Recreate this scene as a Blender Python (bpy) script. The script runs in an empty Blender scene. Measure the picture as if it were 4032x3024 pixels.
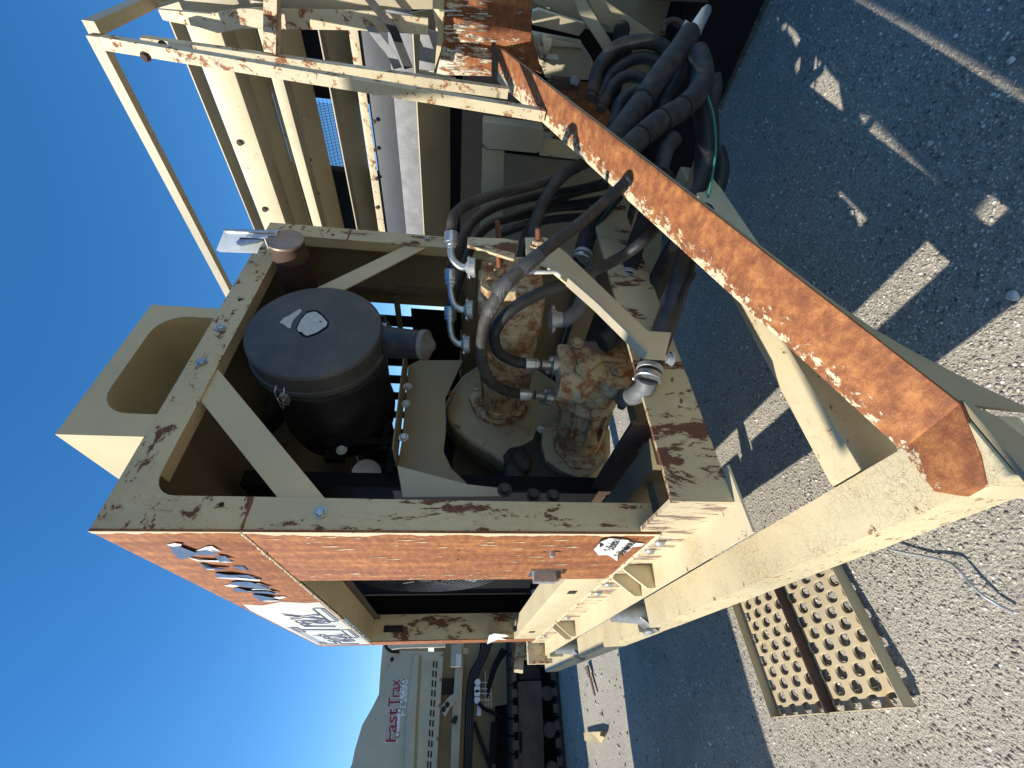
import bpy, bmesh, math, random
from mathutils import Vector, Matrix
import numpy as np
random.seed(7); rng = np.random.default_rng(7)
S = bpy.context.scene
COL = S.collection
GZ = -1.0                                    # ground level; z = 0 is the bottom of the engine cabinet

# ------------------------------------------------------------------ camera
CP = Vector((-0.3922, -1.1613, 0.5786)); YAW, PIT, ROL, FPX = 0.6671, 0.1104, 0.0453, 1641.26
_f = Vector((math.sin(YAW)*math.cos(PIT), math.cos(YAW)*math.cos(PIT), -math.sin(PIT)))
_r0 = Vector((math.cos(YAW), -math.sin(YAW), 0)); _u0 = _r0.cross(_f)
_c, _s = math.cos(ROL), math.sin(ROL)
_r = _c*_r0 + _s*_u0; _u = -_s*_r0 + _c*_u0
cam = bpy.data.cameras.new('camera'); co = bpy.data.objects.new('camera', cam); COL.objects.link(co)
cam.sensor_width = 36; cam.lens = FPX/4032*36; cam.clip_start = .02; cam.clip_end = 500
m = Matrix(((-_u.x, _r.x, -_f.x, CP.x), (-_u.y, _r.y, -_f.y, CP.y), (-_u.z, _r.z, -_f.z, CP.z), (0, 0, 0, 1)))
co.matrix_world = m; S.camera = co

# ------------------------------------------------------------------ light
SUN = Vector((1.05, -0.32, -1.0)).normalized()
W = bpy.data.worlds.new('World'); S.world = W; W.use_nodes = True
wn = W.node_tree.nodes; wl = W.node_tree.links
sky = wn.new('ShaderNodeTexSky'); sky.sky_type = 'NISHITA'; sky.sun_disc = False
sky.sun_elevation = math.asin(-SUN.z); sky.sun_rotation = math.atan2(-SUN.x, -SUN.y)
sky.air_density = 1.0; sky.dust_density = 0.0; sky.ozone_density = 3.0; sky.altitude = 300
bg = wn['Background']; bg.inputs[1].default_value = 0.15
hs = wn.new('ShaderNodeHueSaturation'); hs.inputs['Saturation'].default_value = 1.30; wl.new(sky.outputs[0], hs.inputs['Color']); wl.new(hs.outputs[0], bg.inputs[0])
sl = bpy.data.lights.new('sun', 'SUN'); sl.energy = 5.0; sl.angle = math.radians(.53); sl.color = (1, .94, .84)
so = bpy.data.objects.new('sun', sl); COL.objects.link(so); so.rotation_euler = SUN.to_track_quat('-Z', 'Y').to_euler(); so.location = (-20, 14, 20)
S.view_settings.view_transform = 'Standard'; S.view_settings.look = 'None'
S.view_settings.exposure = 0.38; S.view_settings.gamma = 1

# ------------------------------------------------------------------ picking points on planes of the real place
def ray(x, y):
    U = (3024-y*1.8228)-1512; V = x*1.8228-2016
    return _f + _r*(U/FPX) - _u*(V/FPX)
def on(x, y, ax, c):
    d = ray(x, y); t = (c-CP[ax])/d[ax]; return CP + t*d
def at(x, y, d): return CP + ray(x, y)*d
def onp(x, y, n, p0):
    n = Vector(n); d = ray(x, y); return CP + d*((Vector(p0)-CP).dot(n)/d.dot(n))
def dep(p): return (Vector(p)-CP).dot(_f)

# ------------------------------------------------------------------ materials
MATS = {}
class G:
    def __init__(s, name):
        s.m = bpy.data.materials.new(name); s.m.use_nodes = True; s.n = s.m.node_tree.nodes; s.l = s.m.node_tree.links
        s.b = s.n['Principled BSDF']; s.tc = s.n.new('ShaderNodeTexCoord')
        MATS[name] = s.m
    def mp(s, scale=(1, 1, 1), rot=(0, 0, 0)):
        k = s.n.new('ShaderNodeMapping'); k.inputs['Scale'].default_value = scale; k.inputs['Rotation'].default_value = rot
        s.l.new(s.tc.outputs['Object'], k.inputs[0]); return k.outputs[0]
    def noise(s, vec, sc, det=6, rough=.6, dist=0):
        k = s.n.new('ShaderNodeTexNoise'); k.inputs['Scale'].default_value = sc; k.inputs['Detail'].default_value = det
        k.inputs['Roughness'].default_value = rough; k.inputs['Distortion'].default_value = dist
        s.l.new(vec, k.inputs['Vector']); return k.outputs['Fac']
    def noisec(s, vec, sc, det=3):
        k = s.n.new('ShaderNodeTexNoise'); k.inputs['Scale'].default_value = sc; k.inputs['Detail'].default_value = det
        s.l.new(vec, k.inputs['Vector']); return k.outputs['Color']
    def vor(s, vec, sc, feat='DISTANCE_TO_EDGE', out='Distance'):
        k = s.n.new('ShaderNodeTexVoronoi'); k.feature = feat; k.inputs['Scale'].default_value = sc
        s.l.new(vec, k.inputs['Vector']); return k.outputs[out]
    def m2(s, op, a, b=None, clamp=False):
        k = s.n.new('ShaderNodeMath'); k.operation = op; k.use_clamp = clamp
        for i, v in enumerate((a, b)):
            if v is None: continue
            if isinstance(v, (int, float)): k.inputs[i].default_value = v
            else: s.l.new(v, k.inputs[i])
        return k.outputs[0]
    def step(s, v, t, gain): return s.m2('MULTIPLY', s.m2('SUBTRACT', v, t), gain, True)
    def mix(s, f, a, b):
        k = s.n.new('ShaderNodeMix'); k.data_type = 'RGBA'
        for i, v in ((0, f), (6, a), (7, b)):
            if isinstance(v, (int, float)): k.inputs[i].default_value = v
            elif isinstance(v, tuple): k.inputs[i].default_value = (*v, 1)
            else: s.l.new(v, k.inputs[i])
        return k.outputs[2]
    def ramp(s, v, stops):
        k = s.n.new('ShaderNodeValToRGB'); e = k.color_ramp.elements
        while len(e) < len(stops): e.new(.5)
        for q, (p, c) in zip(e, stops): q.position = p; q.color = (*c, 1)
        s.l.new(v, k.inputs[0]); return k.outputs[0]
    def vadd(s, a, b, k=1.0):
        q = s.n.new('ShaderNodeVectorMath'); q.operation = 'MULTIPLY_ADD'
        s.l.new(b, q.inputs[0]); q.inputs[1].default_value = (k, k, k); s.l.new(a, q.inputs[2]); return q.outputs[0]
    def dot(s, v):
        q = s.n.new('ShaderNodeVectorMath'); q.operation = 'DOT_PRODUCT'; q.inputs[1].default_value = v
        s.l.new(s.tc.outputs['Object'], q.inputs[0]); return q.outputs['Value']
    def bump(s, h, st, dist=.01):
        k = s.n.new('ShaderNodeBump'); k.inputs['Strength'].default_value = st; k.inputs['Distance'].default_value = dist
        s.l.new(h, k.inputs['Height']); s.l.new(k.outputs[0], s.b.inputs['Normal']); return k
    def fin(s, col, rough=.6, metal=0.0, spec=None):
        for nm, v in (('Base Color', col), ('Roughness', rough), ('Metallic', metal)):
            if isinstance(v, (int, float)): s.b.inputs[nm].default_value = v
            elif isinstance(v, tuple): s.b.inputs[nm].default_value = (*v, 1)
            else: s.l.new(v, s.b.inputs[nm])
        if spec is not None: s.b.inputs['Specular IOR Level'].default_value = spec
        return s.m
RUSTR = [(.25, (.075, .024, .012)), (.45, (.20, .068, .024)), (.6, (.35, .145, .043)), (.78, (.50, .24, .085))]
def rustcol(g, sc=1.0, bright=1.0):
    n = g.noise(g.mp((1, .6, 1.6)), 34*sc, 10, .80)
    n2 = g.noise(g.mp(), 330*sc, 4, .6)
    n3 = g.noise(g.mp((1, 1, .12)), 24*sc, 6, .65)
    v = g.m2('ADD', g.m2('ADD', g.m2('MULTIPLY', n, .46), g.m2('MULTIPLY', n2, .20)), g.m2('MULTIPLY', n3, .34))
    st = [(p, tuple(min(1, q*bright) for q in c)) for p, c in RUSTR]
    return g.ramp(g.m2('MULTIPLY', g.m2('SUBTRACT', v, .18), 1.45), st), n2
def paint(name, base=(.55, .45, .25), chips=.0, sc=9, stretch=(1, 1, 1), crack=.0, csc=22, cstr=(1, 1, 1), grad=None, soft=60, dirt=.35,
          rough=.5, fringe=(.19, .072, .036), deep=(.095, .036, .02), rbright=1.0, orange=.25):
    """weathered cream paint over rust: chips=how much has flaked, crack=crazing, grad=(direction,offset) adds to the flaking"""
    g = G(name)
    nb = g.noise(g.mp(stretch), sc*1.25, 12, .74, .35); nf = g.noise(g.mp(stretch), sc*7, 6, .7)
    n = g.m2('ADD', g.m2('MULTIPLY', nb, .86), g.m2('MULTIPLY', nf, .14))
    if grad: n = g.m2('ADD', n, g.m2('ADD', g.dot(grad[0]), grad[1]))
    mask = g.step(n, .72-chips, soft)
    rc, rn = rustcol(g, 1, rbright)
    drk = g.mix(g.noise(g.mp(), 6, 4), deep, fringe)
    if grad and rbright >= 1: drk = rc
    elif rbright > 1: drk = rc
    lo = g.noise(g.mp(), 2.3, 4, .55)
    hi = g.noise(g.mp((1, 1, 1)), 95, 5, .7)
    yel = tuple(min(1, c*k) for c, k in zip(base, (.94, .82, .56)))
    gry = tuple(c*k for c, k in zip(base, (.78, .80, .85)))
    pc = g.mix(g.step(lo, .42, 3.2), base, gry)
    pc = g.mix(g.m2('MULTIPLY', g.step(g.noise(g.mp(stretch), 5.5, 6, .7), .53, 5), orange*1.6, True), pc, yel)
    pc = g.mix(g.m2('MULTIPLY', g.step(hi, .60, 6), dirt, True), pc, tuple(c*.42 for c in base))
    cm = None
    if crack > 0:
        wv = g.vadd(g.mp(cstr), g.noisec(g.mp(cstr), csc*.9, 5), .11*20/csc)
        e1 = g.vor(wv, csc); e2 = g.vor(wv, csc*2.3)
        c1 = g.m2('SUBTRACT', 1, g.step(e1, .002, 34), True); c2 = g.m2('SUBTRACT', 1, g.step(e2, .0, 22), True)
        area = g.step(g.noise(g.mp(), 6.5, 5), .66-crack*.30, 4)
        cm = g.m2('MULTIPLY', g.m2('MAXIMUM', c1, g.m2('MULTIPLY', c2, .7)), area)
        pc = g.mix(g.m2('MULTIPLY', cm, .3+.4*crack), pc, (.30, .17, .07))
    halo = g.m2('SUBTRACT', g.step(n, .685-chips, 22), mask, True)
    pc = g.mix(g.m2('MULTIPLY', halo, .28), pc, (.42, .24, .09))
    col = g.mix(mask, pc, drk)
    h = g.m2('SUBTRACT', g.m2('MULTIPLY', g.noise(g.mp(), 140, 4), .18), g.m2('MULTIPLY', mask, .8))
    if cm is not None: h = g.m2('SUBTRACT', h, g.m2('MULTIPLY', cm, .5))
    g.bump(h, .55, .0018)
    r = g.m2('ADD', g.m2('MULTIPLY', mask, .32), g.m2('ADD', g.m2('MULTIPLY', hi, .25), rough-.12))
    return g.fin(col, r)
def plain(name, col, rough=.6, metal=0.0, var=.25, sc=18, bump=.2, bd=.002, dust=None, spec=None, sc2=120):
    g = G(name); n = g.noise(g.mp(), sc, 7, .62); n2 = g.noise(g.mp(), sc2, 5, .65)
    v = g.m2('ADD', g.m2('MULTIPLY', n, .6), g.m2('MULTIPLY', n2, .4))
    lo = tuple(c*(1-var) for c in col); hi = tuple(min(1, c*(1+var)) for c in col)
    c = g.mix(g.m2('MULTIPLY', g.m2('SUBTRACT', v, .3), 2.4, True), lo, hi)
    if dust: c = g.mix(g.m2('MULTIPLY', g.step(n, .46, 4), dust[1], True), c, dust[0])
    g.bump(v, bump, bd)
    return g.fin(c, g.m2('ADD', g.m2('MULTIPLY', n2, .3), rough-.15), metal, spec)

CREAM = (.60, .485, .28)
cream      = paint('cream_paint', CREAM, -.02, 7, crack=.15)
creamchip  = paint('cream_paint_flaking', CREAM, .175, 9, (1, 1, .38), crack=.8, csc=26, cstr=(1.6, 1.6, .4), soft=90)
creamrail  = paint('cream_paint_top_rail', CREAM, .165, 13, (.8, .8, 1.2), crack=.8, csc=26, cstr=(1.6, .5, .5), soft=90)
creamcraze = paint('cream_paint_crazed', (.68, .575, .35), .085, 26, crack=1.0, csc=40, soft=45, grad=((-1.9, 0, 0), -.17), deep=(.2, .075, .04))
creamrub   = paint('cream_paint_worn', (.67, .565, .35), .10, 17, crack=.7, csc=44, soft=60)
creamtube  = paint('cream_paint_tube', (.64, .55, .36), .165, 17, crack=.8, csc=33, soft=70, deep=(.22, .07, .03), fringe=(.36, .14, .05))
creamgrey  = paint('cream_paint_dull', (.47, .405, .27), .03, 8, crack=.3, csc=40)  # dull cream; on the shaded wall strips its darker tone stands for shade
tanfloor   = paint('tan_dirty_shade_paint', (.25, .205, .12), .04, 8, crack=.2, dirt=.6)  # dirty tan, darkened so the cabinet interior's shade sits in the colour
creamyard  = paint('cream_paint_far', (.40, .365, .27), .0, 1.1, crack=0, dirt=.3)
shadetan   = paint('cream_side_shade', (.36, .30, .18), .06, 7, crack=.4, csc=30)  # darker copy of the cream: shade of the side faces put into the colour
taupe      = paint('taupe_shaded_paint', (.40, .345, .235), .05, 7, crack=.3, csc=30)  # cream darkened to taupe, shade of strips and chassis put into the colour
rustside   = paint('rusted_side_sheet', (.66, .57, .37), .47, 9, (1.0, 1.0, .16), soft=70, grad=((0, .9, 0), -.10), rbright=1.28)
rustbeam   = paint('rusted_beam_top', (.68, .59, .38), .29, 34, (.6, 1, .6), soft=60, grad=((.05, -2.5, 0), -1.335), rbright=1.3)
rustplate  = paint('rusted_plate', (.62, .56, .42), .20, 7, (1, 3.2, 1), soft=80, grad=((0, -.35, -.25), .02), rbright=1.15)
rustweb    = paint('rusty_scratched_web', (.62, .52, .33), .20, 14, (1, 1.6, .22), soft=55, fringe=(.23, .115, .08), deep=(.19, .15, .13))
castcream  = paint('grimy_cast_cream', (.38, .31, .19), .15, 8, crack=0, soft=14, fringe=(.22, .10, .045), deep=(.10, .055, .03), dirt=.8, orange=.5)
castrust   = paint('rusty_cast_housing', (.54, .43, .26), .235, 15, crack=0, soft=12, fringe=(.36, .145, .05), deep=(.15, .065, .028), dirt=.6, orange=.9)
rust       = plain('bare_rust', (.21, .085, .042), .85, var=.55, sc=22, bump=.5)
darkrust   = plain('dark_rust', (.075, .045, .032), .85, var=.5, sc=9, bump=.5)
rubber     = plain('black_rubber', (.016, .016, .017), .58, var=.45, sc=22, bump=.25, dust=((.075, .068, .056), .25))
rubberold  = plain('dusty_rubber', (.030, .028, .026), .72, var=.45, sc=22, bump=.35, dust=((.105, .092, .072), .42))
blackplas  = plain('black_canister', (.018, .019, .021), .5, var=.35, sc=12, bump=.12, dust=((.07, .067, .058), .5))
greyplas   = plain('grey_canister_lid', (.055, .057, .058), .55, var=.25, sc=7, bump=.1, dust=((.115, .112, .10), .5))
sticker    = plain('worn_foil_sticker', (.48, .48, .46), .45, var=.15, sc=60, bump=.5, bd=.002)
steel      = plain('zinc_steel', (.46, .47, .47), .36, .9, var=.22, sc=30, bump=.15)
galv       = plain('dull_galvanised', (.42, .43, .43), .45, .55, var=.3, sc=40, bump=.2)
chrome     = plain('bright_steel', (.75, .78, .8), .2, 1.0, var=.12, sc=20, bump=.1)
darkgalv   = plain('dull_cast_grey', (.14, .145, .15), .6, .2, var=.35, sc=25, bump=.3)  # darker than galv: the elbows' shade is put into the colour
sooty      = plain('sooty_black', (.012, .011, .011), .8, var=.5, sc=30, bump=.5)
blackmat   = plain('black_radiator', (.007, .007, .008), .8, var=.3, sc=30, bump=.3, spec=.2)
greasy     = plain('oily_grime', (.03, .026, .021), .55, var=.7, sc=13, bump=.8, bd=.006)
beltrub    = plain('dark_rubber_skirt', (.07, .075, .085), .55, var=.2, sc=12, bump=.2)
beltlight  = plain('chalky_rubber_skirt', (.26, .265, .27), .6, var=.35, sc=14, bump=.3)
greentape  = plain('green_stripe', (.03, .22, .16), .5, var=.15)
copper     = plain('copper_thread', (.45, .20, .11), .4, .7, var=.3)
whitelet   = plain('white_lettering', (.62, .62, .60), .5, var=.1)
redlet     = plain('red_lettering', (.24, .012, .025), .5, var=.12)
navylet    = plain('slate_blue_outline', (.13, .15, .21), .55, var=.2)
navyfoil   = plain('slate_blue_peeled_film', (.10, .13, .19), .4, var=.3)
decalbase  = paint('white_decal_film', (.62, .595, .50), -.05, 5, dirt=.25)
whitefilm  = plain('white_torn_film', (.72, .71, .68), .55, var=.08, bump=.4)
blacklet   = plain('black_print', (.02, .02, .022), .6)
wood       = plain('weathered_wood', (.16, .12, .09), .8, var=.4, sc=30, bump=.5)
trackst    = plain('rusty_track_steel', (.070, .052, .042), .85, var=.6, sc=5, bump=.6, bd=.01)
trackdk    = plain('black_track_shoe', (.022, .021, .022), .8, var=.6, sc=8, bump=.5, bd=.01)
slotdark   = plain('slot_recess', (.02, .015, .012), .9)
whitehose  = plain('grey_convoluted_hose', (.26, .27, .28), .55, var=.3)
brown      = plain('brown_primer', (.17, .12, .08), .6, var=.3)
paleflange = plain('pale_case', (.55, .55, .52), .45, var=.15)

def mk_braid():
    g = G('braided_hose_cover')
    k = g.n.new('ShaderNodeTexWave'); k.wave_type = 'BANDS'; k.inputs['Scale'].default_value = 62; k.inputs['Distortion'].default_value = 0
    g.l.new(g.mp(rot=(.6, .7, .3)), k.inputs[0])
    k2 = g.n.new('ShaderNodeTexWave'); k2.wave_type = 'BANDS'; k2.inputs['Scale'].default_value = 62
    g.l.new(g.mp(rot=(-.6, -.7, 1.3)), k2.inputs[0])
    v = g.m2('MULTIPLY', k.outputs['Fac'], k2.outputs['Fac'])
    c = g.mix(v, (.05, .05, .052), (.16, .16, .16)); g.bump(v, .8, .002); g.fin(c, .45)
    return g.m
braid = mk_braid()
def mk_ground():
    g = G('gravel_ground')
    n = g.noise(g.mp(), 1.3, 5, .6); f = g.noise(g.mp(), 45, 8, .75); f2 = g.noise(g.mp(), 230, 5, .7)
    cell = g.vor(g.mp(), 95, 'F1', 'Color'); cd = g.vor(g.mp(), 95, 'F1'); cd2 = g.vor(g.mp(), 240, 'F1')
    sp = g.n.new('ShaderNodeSeparateColor'); g.l.new(cell, sp.inputs[0])
    st = g.ramp(sp.outputs[0], [(0, (.13, .12, .11)), (.4, (.36, .33, .27)), (.75, (.48, .435, .35)), (.97, (.74, .70, .60))])
    fine = g.ramp(g.m2('MULTIPLY', g.m2('SUBTRACT', g.m2('ADD', g.m2('MULTIPLY', f, .5), g.m2('MULTIPLY', f2, .5)), .25), 2), [(0, (.20, .18, .15)), (.5, (.375, .34, .275)), (1, (.54, .49, .40))])
    c = g.mix(g.step(cd, .42, -6), fine, st)
    c = g.mix(g.m2('MULTIPLY', g.step(n, .48, 5), .45, True), c, (.17, .155, .135))
    h = g.m2('ADD', g.m2('MULTIPLY', g.m2('SUBTRACT', 1, cd), 1), g.m2('ADD', g.m2('MULTIPLY', f, .8), g.m2('MULTIPLY', g.m2('SUBTRACT', 1, cd2), .5)))
    n9 = g.noise(g.mp(), .55, 4, .65); c = g.mix(g.m2('MULTIPLY', g.step(n9, .50, 6), .5, True), c, (.47, .43, .35))
    g.bump(h, .9, .0048); g.fin(c, .92, 0, .25); return g.m
gmat = mk_ground()
def mk_stone():
    g = G('gravel_stone')
    oi = g.n.new('ShaderNodeNewGeometry'); r = oi.outputs['Random Per Island']
    c = g.ramp(r, [(0, (.12, .11, .10)), (.2, (.22, .20, .175)), (.5, (.46, .42, .34)), (.75, (.36, .30, .235)), (.9, (.55, .505, .42)), (1, (.74, .70, .62))])
    g.fin(c, .85, 0, .3); return g.m
smat = mk_stone()

# ------------------------------------------------------------------ object helpers
def link(name, me, mat, parent=None, smooth=False):
    o = bpy.data.objects.new(name, me); COL.objects.link(o)
    if mat: me.materials.append(mat)
    if parent:
        o.parent = parent
        o.matrix_parent_inverse = Matrix.Translation(-parent.location)
    if smooth:
        me.polygons.foreach_set('use_smooth', [True]*len(me.polygons))
    return o
def tag(o, label=None, cat=None, group=None, kind=None):
    if label: o['label'] = label
    if cat: o['category'] = cat
    if group: o['group'] = group
    if kind: o['kind'] = kind
    return o
def thing(name, label, cat, loc=(0, 0, 0), group=None):
    o = bpy.data.objects.new(name, None); COL.objects.link(o); o.location = loc; o.empty_display_size = .1
    return tag(o, label, cat, group)
def frombm(name, bm, mat, parent=None, smooth=False, auto=None):
    me = bpy.data.meshes.new(name); bmesh.ops.recalc_face_normals(bm, faces=bm.faces[:]); bm.to_mesh(me); bm.free()
    if auto:
        me.polygons.foreach_set('use_smooth', [True]*len(me.polygons)); me.set_sharp_from_angle(angle=math.radians(auto))
    return link(name, me, mat, parent, smooth)
def bev(bm, w, seg=2, ang=30):
    if w <= 0: return
    es = [e for e in bm.edges if len(e.link_faces) == 2 and e.calc_face_angle(0) > math.radians(ang)]
    if es: bmesh.ops.bevel(bm, geom=es, offset=w, segments=seg, affect='EDGES', profile=.6, clamp_overlap=True)
def bx(bm, lo, hi):
    vs = [bm.verts.new((x, y, z)) for x in (lo[0], hi[0]) for y in (lo[1], hi[1]) for z in (lo[2], hi[2])]
    for f in ((0, 1, 3, 2), (4, 6, 7, 5), (0, 4, 5, 1), (2, 3, 7, 6), (0, 2, 6, 4), (1, 5, 7, 3)): bm.faces.new([vs[i] for i in f])
def box(name, lo, hi, mat, parent=None, b=.003):
    bm = bmesh.new(); bx(bm, lo, hi); bev(bm, b); return frombm(name, bm, mat, parent, auto=35)
def prism(name, pts, th, mat, parent=None, b=.002, auto=35):
    """pts: planar outline; th: thickness vector"""
    bm = bmesh.new(); a = [bm.verts.new(p) for p in pts]; th = Vector(th); c = [bm.verts.new(Vector(p)+th) for p in pts]; n = len(pts)
    bm.faces.new(a); bm.faces.new(c[::-1])
    for i in range(n): bm.faces.new((a[i], c[i], c[(i+1) % n], a[(i+1) % n]))
    bmesh.ops.recalc_face_normals(bm, faces=bm.faces[:]); bev(bm, b); return frombm(name, bm, mat, parent, auto=auto)
AX = {0: Vector((1, 0, 0)), 1: Vector((0, 1, 0)), 2: Vector((0, 0, 1))}
def plate(name, pix, ax, c, th, mat, parent=None, b=.002):
    pts = [on(x, y, ax, c) for x, y in pix]; return prism(name, pts, AX[ax]*th, mat, parent, b)
def beam(name, p0, p1, w, h, mat, parent=None, up=(0, 0, 1), b=.004, off=(0, 0)):
    p0 = Vector(p0); p1 = Vector(p1); d = (p1-p0).normalized(); s = d.cross(Vector(up)).normalized(); u = s.cross(d)
    bm = bmesh.new(); vs = []
    for p in (p0, p1):
        for i, j in ((-1, -1), (1, -1), (1, 1), (-1, 1)): vs.append(bm.verts.new(p + s*(i*w/2+off[0]) + u*(j*h/2+off[1])))
    for f in ((0, 1, 2, 3), (7, 6, 5, 4), (0, 4, 5, 1), (1, 5, 6, 2), (2, 6, 7, 3), (3, 7, 4, 0)): bm.faces.new([vs[i] for i in f])
    bev(bm, b); return frombm(name, bm, mat, parent, auto=35)
def spline(pts, n=8):
    P = [Vector(p) for p in pts]; P = [2*P[0]-P[1]] + P + [2*P[-1]-P[-2]]; out = []
    for i in range(1, len(P)-2):
        for k in range(n):
            t = k/n; a, b, c, d = P[i-1:i+3]
            out.append(.5*((2*b)+(c-a)*t+(2*a-5*b+4*c-d)*t*t+(3*b-a-3*c+d)*t**3))
    out.append(P[-2]); return out
def tubebm(bm, pts, r, seg=14, cap=True):
    n = len(pts); rr = r if callable(r) else (lambda t: r)
    prev = None; rings = []
    t0 = (pts[1]-pts[0]).normalized(); nv = t0.orthogonal().normalized()
    for i, p in enumerate(pts):
        t = (pts[min(i+1, n-1)]-pts[max(i-1, 0)]).normalized()
        nv = (nv - t*nv.dot(t)).normalized(); bv = t.cross(nv); q = rr(i/(n-1))
        rings.append([bm.verts.new(p+(nv*math.cos(2*math.pi*k/seg)+bv*math.sin(2*math.pi*k/seg))*q) for k in range(seg)])
    for a, b in zip(rings, rings[1:]):
        for k in range(seg): bm.faces.new((a[k], a[(k+1) % seg], b[(k+1) % seg], b[k]))
    if cap: bm.faces.new(rings[0][::-1]); bm.faces.new(rings[-1])
def tube(name, pts, r, mat, parent=None, n=8, seg=14, sm=True):
    bm = bmesh.new(); P = spline(pts, n) if len(pts) > 2 else [Vector(p) for p in pts]
    tubebm(bm, P, r, seg); return frombm(name, bm, mat, parent, auto=50)
def lathe(name, prof, org, axis, mat, parent=None, seg=40, auto=35, scl=1.0):
    """prof: list of (distance along axis, radius)"""
    org = Vector(org); ax = Vector(axis).normalized(); a = ax.orthogonal().normalized(); b = ax.cross(a); bm = bmesh.new(); rings = []
    for d, r in prof:
        if r < 1e-6: rings.append([bm.verts.new(org+ax*d*scl)])
        else: rings.append([bm.verts.new(org+ax*d*scl+(a*math.cos(2*math.pi*k/seg)+b*math.sin(2*math.pi*k/seg))*r*scl) for k in range(seg)])
    for p, q in zip(rings, rings[1:]):
        for k in range(seg):
            k2 = (k+1) % seg
            if len(p) == 1 and len(q) == 1: continue
            if len(p) == 1: bm.faces.new((p[0], q[k2], q[k]))
            elif len(q) == 1: bm.faces.new((p[k], p[k2], q[0]))
            else: bm.faces.new((p[k], p[k2], q[k2], q[k]))
    for rg, flip in ((rings[0], True), (rings[-1], False)):
        if len(rg) > 1: bm.faces.new(rg[::-1] if flip else rg)
    return frombm(name, bm, mat, parent, auto=auto)
def bolt(p, axis, r, mat, parent, name='bolt', washer=True):
    p = Vector(p); ax = Vector(axis).normalized(); a = ax.orthogonal().normalized(); b = ax.cross(a); bm = bmesh.new()
    lay = []
    if washer: lay += [(0, 1.55, 24), (.22, 1.5, 24)]
    for d, k, seg in lay: pass
    def ring(d, k, seg, ph=0): return [bm.verts.new(p+ax*d*r+(a*math.cos(2*math.pi*i/seg+ph)+b*math.sin(2*math.pi*i/seg+ph))*k*r) for i in range(seg)]
    def skin(A, B):
        n = len(A)
        for i in range(n): bm.faces.new((A[i], A[(i+1) % n], B[(i+1) % n], B[i]))
    if washer:
        A = ring(-.1, 1.5, 18); B = ring(.2, 1.45, 18); skin(A, B); bm.faces.new(B); bm.faces.new(A[::-1])
    A = ring(.15, 1.08, 6, .3); B = ring(.85, 1.08, 6, .3); C = ring(1.0, .85, 6, .3); skin(A, B); skin(B, C); bm.faces.new(C); bm.faces.new(A[::-1])
    return frombm(name, bm, mat, parent, auto=30)
def boolhole(o, cutters):
    """punch openings"""
    pass

# ================================================================== GROUND
def make_ground():
    xs = np.concatenate([-np.geomspace(160, 4, 14), np.linspace(-3.5, 6, 96), np.geomspace(7, 160, 14)])
    ys = np.concatenate([-np.geomspace(160, 4, 12), np.linspace(-3.5, 9, 120), np.geomspace(10, 170, 14)])
    X, Y = np.meshgrid(xs, ys, indexing='ij'); near = np.exp(-((X-1)**2+(Y-1)**2)/40)
    Z = GZ - .012 + near*(.012*np.sin(X*2.1+Y*1.3)+.01*np.sin(X*.9-Y*2.7+1)+.006*np.sin(5*X+3.1*Y))
    v = np.stack([X, Y, Z], -1).reshape(-1, 3); n, k = X.shape
    i = np.arange(n-1)[:, None]*k + np.arange(k-1)[None]; f = np.stack([i, i+k, i+k+1, i+1], -1).reshape(-1, 4)
    me = bpy.data.meshes.new('ground'); me.from_pydata(v.tolist(), [], f.tolist())
    o = link('ground', me, gmat, smooth=True); tag(o, kind='structure')
    o['label'] = 'compacted grey gravel yard'
    return o
def gz(x, y): return GZ - .012 + math.exp(-((x-1)**2+(y-1)**2)/40)*(.012*math.sin(x*2.1+y*1.3)+.01*math.sin(x*.9-y*2.7+1)+.006*math.sin(5*x+3.1*y))
ground = make_ground()
def stones(name, n, region, smin, smax, lab, powr=2.2, dens=None):
    ico = bmesh.new(); bmesh.ops.create_icosphere(ico, subdivisions=1, radius=1); iv = np.array([v.co[:] for v in ico.verts]); fa = np.array([[v.index for v in f.verts] for f in ico.faces]); ico.free()
    x = rng.uniform(region[0], region[1], n*2); y = rng.uniform(region[2], region[3], n*2)
    if dens is not None:
        keep = rng.random(n*2) < dens(x, y); x = x[keep]; y = y[keep]
    x = x[:n]; y = y[:n]; n = len(x)
    s = smin+(smax-smin)*rng.random(n)**powr
    jit = rng.uniform(.75, 1.25, (n, len(iv), 1)); sc = np.stack([rng.uniform(.8, 1.5, n), rng.uniform(.7, 1.2, n), rng.uniform(.4, .8, n)], -1)
    V = iv[None]*jit*sc[:, None]*s[:, None, None]
    a = rng.uniform(0, 6.28, n); c, q = np.cos(a)[:, None], np.sin(a)[:, None]
    tl = rng.uniform(-.5, .5, n)[:, None]; V[..., 2] += V[..., 0]*tl
    Vx = V[..., 0]*c-V[..., 1]*q; Vy = V[..., 0]*q+V[..., 1]*c
    near = np.exp(-((x-1)**2+(y-1)**2)/40)
    z = GZ - .012 + near*(.012*np.sin(x*2.1+y*1.3)+.01*np.sin(x*.9-y*2.7+1)+.006*np.sin(5*x+3.1*y)) + s*.12
    V = np.stack([Vx+x[:, None], Vy+y[:, None], V[..., 2]+z[:, None]], -1).reshape(-1, 3)
    F = (fa[None]+np.arange(n)[:, None, None]*len(iv)).reshape(-1, 3)
    me = bpy.data.meshes.new(name); me.vertices.add(len(V)); me.vertices.foreach_set('co', V.ravel())
    me.loops.add(F.size); me.loops.foreach_set('vertex_index', F.ravel().astype(np.int32))
    me.polygons.add(len(F)); me.polygons.foreach_set('loop_start', np.arange(0, F.size, 3, dtype=np.int32)); me.polygons.foreach_set('loop_total', np.full(len(F), 3, np.int32))
    me.update(); me.validate()
    o = link(name, me, smat); tag(o, lab, kind='stuff'); return o
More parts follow.
